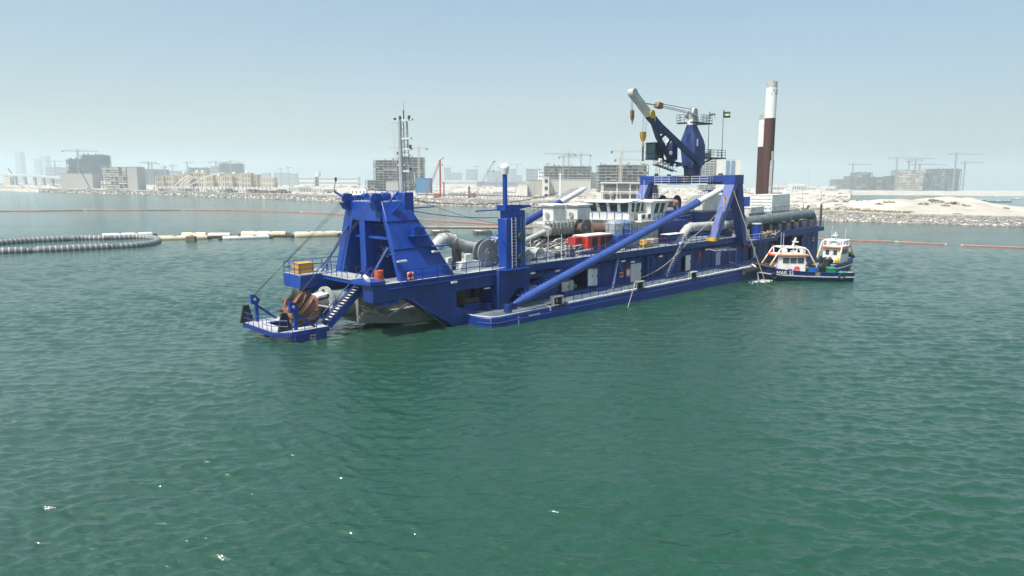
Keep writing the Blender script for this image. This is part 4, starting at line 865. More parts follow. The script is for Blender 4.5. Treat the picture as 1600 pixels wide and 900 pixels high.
for x in (33.9, 35.3):
    a = P('air_conditioner', MB().box(x, x + 1.15, 6.6, 7.2, 8.75, 9.65), OFFW, wh, bevel=.03); P('fan_grille', MB().tube((x + .5, 6.55, 9.2), (x + .5, 6.61, 9.2), .32, n=16), DGREY, wh)
m = MB(); m.tube((33.6, 11.6, 11.4), (33.6, 11.6, 12.1), .08); m.ball((33.6, 11.6, 12.4), .4); m.box(33.1, 34.1, 11.2, 12.1, 11.42, 11.6); m.tube((34.5, 10.6, 11.4), (34.5, 10.6, 12.4), .05); m.ball((34.5, 10.6, 12.5), .25); P('searchlight', m, MACH, wh)
m = MB(); m.rail([(35, 14.6, 11.4), (35, 7.6, 11.4)], .95, .022, 1.8, 1); m.rail([(36.6, 6.6, 11.4), (37.6, 6.6, 11.4)], .95, .03, .5, 2); m.tube((36.4, 8, 11.4), (36.4, 8, 14.2), .025, n=5); m.tube((37.5, 10, 11.4), (37.5, 10, 13.4), .025, n=5); P('roof_railing', m, WHITE, wh)
m = MB(); m.tube((40.6, 6.2, 10.9), (41.6, 6.2, 10.9), .5, n=16); P('horn', m, mat('dusty_pink', (0.35, 0.18, 0.14), 0.7), wh)
# water tanks, blue hopper, stores
for x, y, r, mt in ((28.4, 7.0, 1.15, TANK), (30.6, 7.2, 1.2, TANKB)):
    g = P('water_tank', MB().tube((x, y, 6.3), (x, y, 8.7), r, n=24).path([(x, y, 8.7), (x, y, 8.95), (x, y, 9.05)], 1, 24, radii=[r, r * .6, r * .2]), mt)
    m = MB(); [m.torus((x, y, z), r + .02, .035, 'z', 24, 5) for z in (6.5, 7.2, 7.9, 8.6)]; [m.tube((x + (r + .1) * math.cos(a), y + (r + .1) * math.sin(a), 5.3), (x + (r + .1) * math.cos(a), y + (r + .1) * math.sin(a), 9.1), .045, n=5) for a in [k * .785 for k in range(8)]]; P('tank_frame', m, GREY, g)
m = MB(); m.box(26.2, 28.0, 4.6, 6.0, UD, 7.3); m.box(28.2, 31, 5.0, 6, 6.3, 7.2); P('blue_hopper', m, BLUE, bevel=.04); P('railing', MB().rail([(28.2, 5, 7.2), (31, 5, 7.2)], .8, .03, .7, 2), BLUE)
m = MB(); m.tube((26.9, 4.5, 5.4), (26.9, 4.5, 6.4), .45); P('vent', m, OFFW)

# ---- crane gantry (portal) over the aft deck
ga = empty('crane_gantry', parent=ship)
for y0, y1 in ((2.0, 3.6), (17.3, 18.9)):
    ym = (y0 + y1) / 2; f0, f1 = ym - .55, ym + .55
    P('gantry_leg', MB().hexa([(45.9, f0, UD), (46.8, f0, UD), (46.8, f1, UD), (45.9, f1, UD), (50.5, y0, 13.4), (51.7, y0, 13.4), (51.7, y1, 13.4), (50.5, y1, 13.4)]), LITBLUE, ga, bevel=.04)
    P('gantry_leg', MB().hexa([(54.3, f0, UD - .8), (55.4, f0, UD - .8), (55.4, f1, UD - .8), (54.3, f1, UD - .8), (51.5, y0, 13.4), (53.1, y0, 13.4), (53.1, y1, 13.4), (51.5, y1, 13.4)]), BLUE2, ga, bevel=.04)  # front leg coloured as lit, this rear leg as shaded
    P('leg_shoe', MB().box(45.7, 46.3, f0 - .1, f1 + .1, UD + .1, UD + .55), YELL if y0 < 5 else BLUE, ga)
P('portal_beam', MB().box(50.5, 53.1, 1.9, 19.0, 13.4, 14.8), mat('portal_blue', (0.010, 0.042, 0.23), 0.45, 0.15, .6), ga, bevel=.05)
m = MB(); m.box(48.9, 50.5, 5.5, 15.0, 13.45, 13.55); m.box(50.2, 50.5, 4.0, 17.0, 13.8, 13.95); P('walkway', m, mat('walkway_dark', (0.05, 0.055, 0.07), 0.6), ga)
P('walkway_edge', MB().box(48.85, 48.9, 5.5, 15.0, 13.42, 13.6), RAILW, ga)
P('railing', MB().rail([(48.95, 5.5, 13.55), (48.95, 15.0, 13.55)], 1.1, .04, 1.4, 3).rail([(50.4, 5.5, 13.55), (48.95, 5.5, 13.55)], 1.1, .04, .7, 3), RAILW, ga)
m = MB(); m.tube((50.9, 4.2, 14.9), (50.9, 4.8, 14.9), .18); m.tube((50.9, 8.0, 14.9), (50.9, 8.5, 14.9), .18); m.tube((50.9, 13.4, 14.9), (50.9, 13.9, 14.9), .18); m.tube((50.9, 15.8, 15.0), (50.9, 16.3, 15.0), .22); PE('deck_light', m, DGREY, ga)
P('ladder', MB().ladder((49.3, 15.6, 10.4), (50.2, 15.6, 13.4), .5, (0, 1, 0), .35, .05), DGREY, ga)
# ---- slewing crane
cr = empty('deck_crane', parent=ship)
P('pedestal', MB().tube((51.2, 9.6, 14.8), (51.2, 9.6, 16.3), 1.25, 1.35, 20).tube((51.2, 9.6, 16.0), (51.2, 9.6, 16.35), 1.5, n=24), CRANEBLUE, cr)
a0 = [(49.7, 8.3), (52.4, 8.3), (52.4, 10.9), (49.7, 10.9)]
def ringp(z, x0, x1, y0, y1): return [(x0, y0, z), (x1, y0, z), (x1, y1, z), (x0, y1, z)]
m = MB(); R1, R2, R3, R4 = ringp(16.35, 49.9, 52.9, 8.5, 10.6), ringp(19.4, 49.7, 52.6, 8.3, 10.9), ringp(20.2, 49.7, 52.2, 8.35, 10.8), ringp(22.5, 49.9, 51.0, 8.95, 9.95)
for A, B in ((R1, R2), (R2, R3), (R3, R4)): m.add(A + B, [(i, (i + 1) % 4, 4 + (i + 1) % 4, 4 + i) for i in range(4)])
m.add(R4, [(0, 1, 2, 3)]); P('crane_tower', m, mat('tower_blue', (0.024, 0.045, 0.17), 0.5, 0.12), cr)
m = MB(); m.hexa([(49.88, 8.97, 22.45), (51.0, 8.97, 22.45), (51.0, 9.93, 22.45), (49.88, 9.93, 22.45), (49.95, 9.0, 23.25), (51.0, 9.0, 23.25), (51.0, 9.9, 23.25), (49.95, 9.9, 23.25)]); P('tower_cap', m, WHITE, cr)
m = MB(); m.tube((50.3, 8.7, 24.3), (50.3, 9.2, 24.3), .62, n=18); m.tube((50.1, 9.7, 24.0), (50.1, 10.1, 24.0), .6, n=18); m.box(50.0, 51.0, 8.95, 9.9, 23.25, 24.2); m.tube((50.1, 9.6, 24.3), (50.1, 9.6, 25.3), .06, n=5); m.beam((50.8, 8.9, 24.0), (51.3, 8.8, 22.4), .35, .3); P('head_sheave', m, PIPEG, cr)
m = MB(); m.box(49.2, 54.4, 8.4, 8.9, 22.65, 22.85); m.box(49.2, 50, 9.9, 11.3, 22.65, 22.85); m.box(51.0, 54.6, 8.3, 10.2, 22.65, 22.8); P('top_platform', m, CRANEBLUE, cr)
m = MB(); m.rail([(51.2, 8.35, 22.8), (54.5, 8.35, 22.8), (54.5, 10.1, 22.8)], 1.2, .035, .9, 3); m.rail([(49.2, 9.9, 22.8), (49.2, 11.3, 22.8), (50.0, 11.3, 22.8)], 1.2, .035, .6, 3); P('railing', m, DGREY, cr)
P('hatch', MB().box(49.62, 49.72, 9.3, 9.9, 20.0, 21.2), BLUE2, cr); P('light_strip', MB().box(50.2, 50.45, 8.2, 8.3, 19.2, 20.3), RAILW, cr)
# boom: two legs that meet two thirds of the way up, then one box to the tip
TIP = Vector((36.3, 10.2, 26.3)); KN = Vector((39.9, 9.9, 23.4)); MEET = Vector((42.8, 9.4, 21.2))
m = MB(); m.beam((50.4, 8.1, 16.8), (41.9, 9.3, 21.9), .55, .75); m.beam(MEET, KN, .9, .95); P('boom_leg', m, CRANEBLUE, cr)
m = MB(); m.beam((47.7, 10.9, 16.6), (43.0, 10.5, 20.6), .5, .7); m.beam((43.0, 10.5, 20.6), (40.6, 9.9, 23.0), .5, .75); P('boom_leg', m, CRANEBLUE, cr)
m = MB(); m.beam((45.3, 10.6, 18.6), (44.4, 9.1, 20.3), .25); m.beam((48.8, 11.0, 16.4), (50.6, 8.3, 16.7), .5); m.beam((43.5, 10.4, 20.2), (43.3, 9.3, 21.0), .3); P('boom_tie', m, CRANEBLUE, cr)
m = MB(); m.beam(KN - Vector((.1, 0, -.1)), TIP, .85, .95); m.tube(TIP + Vector((.1, -.45, -.05)), TIP + Vector((.1, .45, -.05)), .6, n=16); P('boom_head', m, PIPEG, cr)
m = MB(); m.tube(KN + Vector((.1, -.65, .1)), KN + Vector((.1, -.45, .1)), .58, n=18); m.tube(KN + Vector((.9, -.6, -.5)), KN + Vector((.9, .4, -.5)), .4, n=14); P('knee_sheave', m, YEL, cr)
m = MB(); m.tube((37.6, 9.7, 25.0), (41.4, 9.7, 24.9), .05, n=5); m.tube((37.6, 10.1, 25.0), (41.4, 9.9, 24.9), .05, n=5)
for a, b in (((42.4, 9.5, 25.1), (50.2, 9.1, 24.7)), ((42.4, 9.8, 24.7), (50.2, 9.4, 24.1)), ((42.4, 9.7, 24.9), (50.2, 9.8, 24.4))): m.tube(a, b, .05, n=5)
for dx, y in ((-.3, 10.0), (.15, 10.4)): m.tube(TIP + Vector((dx, 0, 0)), (TIP.x + dx * .6, TIP.y, 23.9), .03, n=5)
for dx in (-.35, .55): m.tube((39.0 + dx, 9.9, 23.2), (38.7 + dx * .6, 9.9, 21.0), .03, n=5)
P('hoist_wire', m, WIRE, cr)
m = MB(); m.prism([(41.2, 24.6), (42.5, 24.4), (42.6, 25.2), (41.6, 25.3)], 'y', 9.3, 10.1); P('pulley_block', m, mat('block_brown', (0.20, 0.12, 0.06), 0.6, 0.3), cr)
m = MB(); m.prism([(36.0, 23.9), (36.5, 23.9), (36.55, 22.9), (36.3, 22.4), (36.0, 22.9)], 'y', 9.95, 10.3); m.tube((36.25, 10.1, 22.5), (36.25, 10.1, 22.0), .1); P('hook_block', m, mat('block_brown', (0.2, 0.12, 0.06)), cr)
m = MB(); m.prism([(38.1, 21.0), (39.1, 21.0), (39.1, 20.4), (38.75, 19.7), (38.45, 19.7), (38.1, 20.4)], 'y', 9.7, 10.1); m.tube((38.6, 9.9, 19.8), (38.6, 9.9, 19.2), .12); m.torus((38.6, 9.9, 19.1), .22, .07, 'y', 12, 6); P('hook_block', m, YEL, cr); P('spreader_bar', MB().tube((38.6, 9.9, 19.0), (38.6, 9.9, 16.9), .14, n=8), DGREY, cr)
m = MB(); m.box(43.2, 45.4, 11.0, 12.6, 17.4, 19.6); cab = P('operator_cab', m, GREENG, cr, bevel=.06); m = MB()
for x in (43.15, 44.3, 45.35):
    for y in (10.97, 12.6): m.box(x, x + .1, y, y + .06, 17.3, 19.7)
for z in (17.3, 18.2, 19.6): m.box(43.12, 45.48, 10.95, 11.0, z, z + .1); m.box(43.1, 43.2, 10.95, 12.7, z, z + .1)
m.box(43.1, 45.5, 10.9, 12.7, 17.2, 17.32); m.box(43.1, 45.5, 10.9, 12.7, 19.62, 19.75); P('cab_frame', m, CRANEBLUE, cab)
m = MB(); m.lattice((44.2, 11.6, 16.9), (49.2, 11.4, 15.8), .8, .8, .07); m.beam((44.4, 11.2, 17.2), (49.8, 10.6, 16.6), .3); m.box(46.5, 48.5, 10.8, 12.2, 17.0, 17.15); m.box(47.6, 49.0, 10.9, 12.0, 17.2, 19.9); P('cab_bridge', m, CRANEBLUE, cr)
m = MB(); m.tube((44.0, 10.9, 17.1), (44.6, 10.9, 17.1), .3); m.tube((45.4, 10.4, 19.9), (45.9, 10.3, 19.6), .25); m.ball((46.4, 10.4, 18.2), .3); PE('boom_floodlight', m, WHITE, cr)
m = MB(); m.box(52.6, 59.6, 8.6, 10.0, 17.4, 17.6); m.beam((52.8, 9, 16.6), (56, 9, 17.4), .2); P('rear_platform', m, CRANEBLUE, cr); m = MB(); m.rail([(53.2, 8.7, 17.6), (59.5, 8.7, 17.6), (59.5, 10, 17.6)], 1.2, .035, 1.2, 3); P('railing', m, DGREY, cr)
m = MB(); m.box(53.4, 55.2, 9.0, 9.8, 17.6, 18.3); m.tube((55.6, 9.1, 17.6), (55.6, 9.1, 18.9), .15); P('hydraulic_unit', m, MACH, cr)
# flagpoles (things that stand on the crane platform)
def flagpole(x, y, z0, z1, label, cols, fs):
    t = thing_on_ship('flagpole', (x, y, z0)); tag(t, label, 'flag'); MB().tube((0, 0, 0), (0, 0, z1 - z0), .06, .04, 6).build('pole', DGREY, t)
    k = 6; rows = len(cols) - 1; hh = fs
    def Pf(i, zf): a = i / k; return (.1 + a * fs * 1.5, -a * fs * .5 + .12 * math.sin(a * 7), z1 - z0 - .15 - zf * hh - a * .22 - .08 * math.sin(a * 6))
    for r_ in range(rows):
        m = MB(); V = []
        for i in range(k + 1):
            for zf in (r_ / rows, (r_ + 1) / rows): p = Pf(i, zf); V += [p, (p[0], p[1] + .015, p[2])]
        for i in range(k): o = i * 4; m.add([V[o], V[o + 2], V[o + 6], V[o + 4], V[o + 1], V[o + 3], V[o + 7], V[o + 5]], [(0, 1, 2, 3), (7, 6, 5, 4), (0, 3, 7, 4), (1, 5, 6, 2)])
        m.build('stripe', cols[r_ + 1], t)
    m = MB(); p, q = Pf(0, 0), Pf(0, 1); m.box(.02, .3, -.03, .05, q[2] - .04, p[2] + .04); m.build('hoist_band', cols[0], t)
FG, FW, FK, FR = mat('flag_green', (0.02, .2, .05), .8), mat('flag_white', (.8, .8, .8), .8), mat('flag_black', (.02, .02, .02), .8), mat('flag_red', (.6, .02, .02), .8)
flagpole(56.2, 9.9, 17.6, 24.8, 'tall pole with a small white and green flag beside the crane tower', [FW, FG, FW, FW], .8)
flagpole(59.3, 9.2, 17.6, 25.2, 'tall pole with a red, green, white and black flag at the platform end', [FR, FG, FW, FK], .95)

# ---- aft: discharge pipe, containers, winch, drum, spuds
def pipe_run(pts, r, m_, flanges, n=18, name='discharge_pipe'):
    g = P(name, MB().path(pts, r, n), m_)
    for a, d in flanges: a = Vector(a); d = Vector(d).normalized(); P('pipe_flange', MB().tube(a - d * .09, a + d * .09, r * 1.15, n=n), m_, g)
    return g
pipe_run([(40.8, 4.6, UD), (41.0, 4.6, 6.0), (41.5, 4.6, 6.7), (42.4, 4.65, 7.25), (43.6, 4.7, 7.4), (56.5, 5.0, 7.1)], .62, PIPEG, [((41.0, 4.6, 6.1), (0, 0, 1)), ((43.4, 4.7, 7.4), (1, 0, 0)), ((48.4, 4.8, 7.25), (1, 0, 0)), ((52.6, 4.9, 7.2), (1, 0, 0))])
P('pipe_base', MB().box(39.6, 42.2, 3.9, 5.4, UD + .1, UD + .3), OFFW)
pipe_run([(56.5, 5.0, 7.1), (60, 5.4, 7.15), (86, 6.4, 7.4), (88.0, 6.5, 7.3), (89.0, 6.6, 6.6), (89.3, 6.6, 5.2)], .85, PIPED, [((60 + k * 4.3, 5.4 + k * .166, 7.16 + k * .04), (1, .04, 0)) for k in range(7)])
m = MB()
for k in range(9): x = 58 + k * 3.4; m.box(x, x + .3, 4.4, 6.8, 4.5, 6.4)
PE('pipe_saddle', m, DGREY)
m = MB(); m.rail([(66, 7.4, 8.4), (86, 8.0, 8.6)], .5, .03, 2, 1); m.tube((86, 6.4, 8.2), (86.8, 6.4, 8.9), .2); m.tube((84, 6.2, 8.3), (84, 6.2, 9.4), .06); m.box(66, 84, 6.8, 7.8, 8.2, 8.3); P('pipe_walkway', m, DGREY)
P('post', MB().box(87.0, 87.3, 4.0, 4.3, 5, 9.2), DGREY)
wb = P('side_winch', MB().box(54.6, 57.6, 2.9, 4.3, 4.5, 6.3), PIPEG, bevel=.1); P('winch_wheel', MB().tube((55.6, 2.95, 7.4), (55.6, 3.2, 7.4), 1.25, n=26).tube((55.6, 2.85, 7.4), (55.6, 2.95, 7.4), .4, n=14), PIPEG, wb); P('winch_opening', MB().tube((55.9, 2.86, 5.3), (55.9, 2.92, 5.3), .45, n=16), BLACK, wb)
m = MB(); [m.beam((55.6, 2.9, 7.4), (55.6 + 1.2 * math.cos(a), 2.9, 7.4 + 1.2 * math.sin(a)), .08) for a in [k * .628 for k in range(10)]]; PE('spoke', m, GREY, wb)
P('vent_drum', MB().tube((61.2, 3.6, 4.5), (61.2, 3.6, 6.9), .72, n=20), BLUE); P('vent_cap', MB().tube((61.2, 3.6, 6.9), (61.2, 3.6, 7.05), .8, n=20), RAILW)
m = MB(); q = random.Random(8)
for i in range(9):
    pts = [(62.6 + q.random() * .6, 3.4 + q.random(), 4.7 + q.random() * .4)]
    for k in range(7): x = pts[-1]; pts.append((x[0] + .7 + q.uniform(-.2, .2), 3.6 + q.uniform(-.7, .8), 4.7 + q.random() * .9))
    m.path(pts, .07, 5)
P('mooring_rope_pile', m, ROPE)
g = P('blue_store_wall', MB().box(52.5, 63, 8.4, 15.5, UD, 9.0), mat('store_blue', (0.02, 0.05, 0.22), .55, .2)); P('store_roof', MB().box(52.3, 63.2, 8.2, 15.7, 9.0, 9.15), PIPED, g)
P('store_house', MB().box(57, 63, 9.2, 14, 9.16, 11.6), OFFW); P('workshop_block', MB().box(62.6, 66.5, 9.0, 15.5, UD - 1, 10.5), mat('dark_green_steel', (0.05, 0.055, 0.045), .6, .3))
stair((50.4, 9.8, UD), (53.0, 10.6, 9.0), .8, (0, 1, 0), BLUE, GRATE)
m = MB(); m.box(30.5, 45, 8.6, 14.5, UD + .1, UD + .2); P('deck_plate', m, mat('pinkish_deck', (0.42, 0.36, 0.33), .8, .2, 1))
def cargo(name, label, cat, loc, parts, rz=0, group=None):
    t = thing_on_ship(name, loc, rz); tag(t, label, cat, group); [mb.build(n_, m_, t, bevel=bv) for n_, mb, m_, bv in parts]; return t
# red generator
m = MB(); t = thing_on_ship('generator', (20.6, 4.9, UD + .1)); tag(t, 'red generator box with dark louvred side panels on the fore deck', 'generator')
MB().box(0, 5.0, 0, 2.3, .25, 2.2).build('body', RED, t, bevel=.05); MB().box(-.05, 5.05, -.05, 2.35, 2.2, 2.32).build('roof', WHITE, t)
for x0, x1 in ((.9, 1.9), (2.5, 3.4), (3.6, 4.9)): MB().box(x0, x1, -.03, 0.02, .4, 2.05).build('side_panel', BLACK, t)
MB().box(-.04, 0.01, .35, 1.95, 1.35, 1.95).build('end_grille', mat('grille_dark_red', (0.12, 0.03, 0.03), .6), t); MB().box(-.04, 0.01, .5, 1.2, .7, 1.1).build('badge', BLACK, t)
m = MB(); [m.box(-.06, -.03, .4 + k * .3, .43 + k * .3, 1.35, 1.95) for k in range(6)]; m.build('grille_bar', RED, t); MB().box(0, 5.0, 0, 2.3, 0, .25).build('skid', DGREY, t); MB().box(-1.2, -.05, .9, 2.2, .4, 2.1).build('radiator_box', mat('deep_red', (.35, .03, .03), .5), t)
# white containers
def container(loc, L_, W_, H_, label, m_=WHITE, rz=0, ribs=True, grp=None, name='container', cat='container'):
    t = thing_on_ship(name, loc, rz); tag(t, label, cat, grp); MB().box(0.04, L_, 0.04, W_, 0.02, H_).build('body', m_, t)
    m = MB()
    for z in (0, H_ - .12): m.box(-.04, L_, 0, .1, z, z + .14); m.box(-.04, .06, 0, W_, z, z + .14)
    for y in (0, W_ * .25, W_ * .5, W_ * .75, W_ - .1): m.box(-.07, .05, y, y + .1, 0, H_)
    for x in (0, L_ - .1): m.box(x, x + .1, -.03, .06, 0, H_)
    m.build('corner_frame', m_, t)
    if ribs:
        m = MB(); k = int(L_ / .35); [m.box(.2 + i * .35, .36 + i * .35, 0.0, .05, .15, H_ - .15) for i in range(k - 1)]; m.build('corrugation', m_, t)
        m = MB(); [m.box(-.05, .04, .15 + (i % 4) * W_ * .25, .15 + (i % 4) * W_ * .25 + W_ * .2, .3 + (i // 4) * .55, .55 + (i // 4) * .55) for i in range(int((H_ - .4) / .55) * 4)]; m.build('door_panel', OFFW, t)
    return t
container((75.2, 8.0, 7.9), 7.0, 4.2, 3.3, 'large white container on the aft deck above the grey pipe')
container((66.4, 7.4, 7.6), 4.6, 2.4, 1.7, 'low white box with an open vent beside the large white container', OFFW, ribs=False, name='equipment_box', cat='box')
P('container_deck', MB().box(64, 86, 7.4, 16, 6.6, 7.6), mat('bluegrey_structure', (.12, .14, .17), .6, .3))
# spuds
for (x, y, zt_, zw) in ((84, 13.6, 32.1, 25.4), (88, 16.7, 26.6, 20.3)):
    s = empty('spud_pile', parent=ship); lean = -.035
    def Q(z): return (x, y - (z - 12) * .012, z)
    P('spud_lower', MB().tube((x, y, -2), Q(zw), 1.0, n=24), BROWN, s); P('spud_upper', MB().tube(Q(zw), Q(zt_ - 1.1), 1.02, n=24), WHITE, s)
    P('spud_cap', MB().tube(Q(zt_ - 1.1), Q(zt_), .98, n=24).tube(Q(zt_), Q(zt_ + .35), .35, n=10), PIPEG, s)
    m = MB(); a = random.Random(4); [m.rbox((x + 1.02 * math.cos(b), y - .24 + 1.02 * math.sin(b), zt_ - 2.0 + a.uniform(-.5, .5)), (.05, .12, a.uniform(.05, .3)), Matrix.Rotation(b, 3, 'Z')) for b in [-2.9 + k * .16 for k in range(16)]]; P('spud_marking', m, DGREY, s)
m = MB(); m.beam((82.8, 12.2, 7), (82.9, 12.1, 17.5), .55, .5); m.tube((82.9, 12.1, 17.5), (82.9, 12.1, 19.2), .18); P('spud_cylinder', m, GREY)
m = MB(); m.box(82, 90, 11.5, 19, 6, 10.5); P('spud_housing', m, BLUE2)
# small deck stores
cargo('storage_bag', 'yellow-orange bulk bag behind the side railing amidships', 'bag', (31.9, 4.4, UD + .1), [('body', MB().box(0, 1.4, 0, 1.1, 0, 1.0), YEL, .2), ('strap', MB().box(-.01, 1.41, .3, .4, 0, 1.03), OFFW, 0)])
cargo('storage_cage', 'cream wire-caged tote beside the yellow bag amidships', 'tote', (33.6, 4.4, UD + .1), [('body', MB().box(0.05, 1.25, 0.05, 1.05, .1, 1.0), CREAM, .06), ('cage', MB().rail([(0, 0, 0), (1.3, 0, 0), (1.3, 1.1, 0), (0, 1.1, 0), (0, 0, 0)], 1.05, .02, .3, 4), RAILW, 0)])
t = thing_on_ship('canvas_awning', (37.4, 4.2, UD + .1)); tag(t, 'white flat awning over blue frames beside the long boom', 'awning'); MB().box(0, 3.8, 0, 1.6, 1.35, 1.42).build('cover', WHITE, t); m = MB(); [m.tube((x, y, 0), (x, y, 1.35), .04, n=5) for x in (.1, 1.9, 3.7) for y in (.1, 1.5)]; m.build('leg', BLUE, t)
t = thing_on_ship('liferaft_canister', (43.6, 8.4, UD + .3)); tag(t, 'white cylindrical canister on an orange cradle by the discharge pipe', 'canister'); MB().tube((0, 0, 1.3), (1.9, 0, 1.3), .42, n=18).build('shell', WHITE, t); MB().box(-.3, 2.2, -.6, .6, .2, .75).box(.1, .3, -.4, .4, .7, 1.0).box(1.6, 1.8, -.4, .4, .7, 1.0).build('cradle', ORANGE, t)
t = thing_on_ship('workbench', (38.8, 7.0, UD + .3)); tag(t, 'small red trestle on the pale mid deck', 'trestle'); MB().beam((0, 0, .6), (1.8, 0, .6), .12).beam((.2, -.3, 0), (.2, 0, .6), .1).beam((1.6, -.3, 0), (1.6, 0, .6), .1).beam((.2, .3, 0), (.2, 0, .6), .1).beam((1.6, .3, 0), (1.6, 0, .6), .1).build('frame', RED, t)
reel(46.4, 10.4, 10.7, 1.15, 2.6, 'y', BLACK, BLACK, 'rope_reel'); P('reel_deck', MB().box(42, 50, 9.6, 14.5, 9.2, 9.4).box(42.5, 42.7, 10, 10.2, UD, 9.2).box(49, 49.2, 10, 10.2, UD, 9.2).box(46, 46.2, 10, 10.2, UD, 9.2), BLUE2)
P('deckhouse', MB().box(42.2, 51.5, 12.5, 15.8, UD, 9.2), OFFW)
m = MB(); [m.path([(40 + k * 1.6, 7.6, 8.3 + k * .1), (41.6 + k * 1.6, 7.6, 8.5 + k * .1)], .12, 6) for k in range(5)]; m.box(40.4, 47.5, 7.5, 9.5, UD, 8.2); P('pipe_manifold', m, mat('store_blue', (0.02, 0.05, 0.22)))
P('hanging_block', MB().tube((49.2, 2.6, 10.1), (49.2, 2.9, 10.1), .5, n=16).prism([(48.9, 10.3), (49.5, 10.3), (49.3, 11.6), (49.1, 11.6)], 'y', 2.65, 2.85), YEL)
# loose boat-hook / ropes / wires
def hang(a, b, sag, r, mt, name, n=18, par=None):
    a, b = Vector(a), Vector(b); return P(name, MB().path([a.lerp(b, k / n) - Vector((0, 0, sag * 4 * (k / n) * (1 - k / n))) for k in range(n + 1)], r, 5), mt, par)
hang((24.4, .3, 2.3), (41.0, 3.2, 6.0), 1.0, .05, ROPE, 'mooring_line'); hang((24.4, .3, 2.3), (19.6, -1.9, -.8), .0, .04, ROPE, 'mooring_line'); hang((41.0, 3.2, 6.0), (48.6, 1.8, 11.6), .6, .05, ROPE, 'mooring_line')
hang((50.3, 2.2, 13.0), (52.0, -3.0, -1.5), 0, .06, ROPE, 'hanging_line'); hang((46.5, 1.3, 12.0), (47.6, .2, -.5), 0, .025, WIRE, 'hanging_line'); hang((49.6, 1.8, 2.0), (52.2, -.3, .8), 0, .03, ROPE, 'fender_line')
hang((-4.0, 6.4, 11.6), (5.4, 4.4, 10.6), .25, .04, WIRE, 'stay_wire'); hang((8.9, 3.4, 11.6), (44, 9.0, 12.4), .9, .045, WIRE, 'stay_wire'); hang((-4.7, 7.4, 13.4), (20, 11, 8.4), 1.0, .025, WIRE, 'stay_wire'); hang((-7, 3.2, 3.6), (-3.6, 0.0, -.4), 0, .02, WIRE, 'tag_line')
hang((-3.5, 7.0, 12.6), (30, 18.5, 12.6), .9, .045, WIRE, 'stay_wire')
t = thing_on_ship('rubber_fender', (49.6, -.55, .55)); tag(t, 'black cylindrical rubber fender hanging at the waterline below the gantry', 'fender'); MB().tube((0, 0, 0), (4.2, -.1, .1), .42, n=18).build('body', BLACK, t); MB().tube((-.05, 0, 0), (.02, 0, 0), .25, n=12).build('end_ring', DGREY, t)
# water discharge with foam
F_ = MB(); q = random.Random(12)
for i in range(150):
    a = q.random() * 6.28; k = q.random() ** .7; x = 53.6 + math.cos(a) * k * 3.6; y = -1.5 + math.sin(a) * k * 1.2; s = q.uniform(.03, .12); z = q.random() * .05
    F_.v += []; p = SM @ Vector((x, y, 0)); F_.add([(p.x - s, p.y, z + .01), (p.x, p.y - s * .6, z + .03), (p.x + s, p.y, z + .01), (p.x, p.y + s * .6, z + .05), (p.x, p.y, z + .1 + s * .4)], [(0, 1, 4), (1, 2, 4), (2, 3, 4), (3, 0, 4)])
tag(F_.build('foam', mat('foam_white', (.72, .75, .74), .6, .05), smooth=False), 'white splashing foam beside the black fender', 'foam', kind='stuff')
P('discharge_jet', MB().path([(53.2, .1, 1.4), (53.2, -.4, 1.2), (53.25, -.8, .4), (53.3, -1.0, -.9)], .12, 8), mat('foam_white', (.72, .75, .74)))

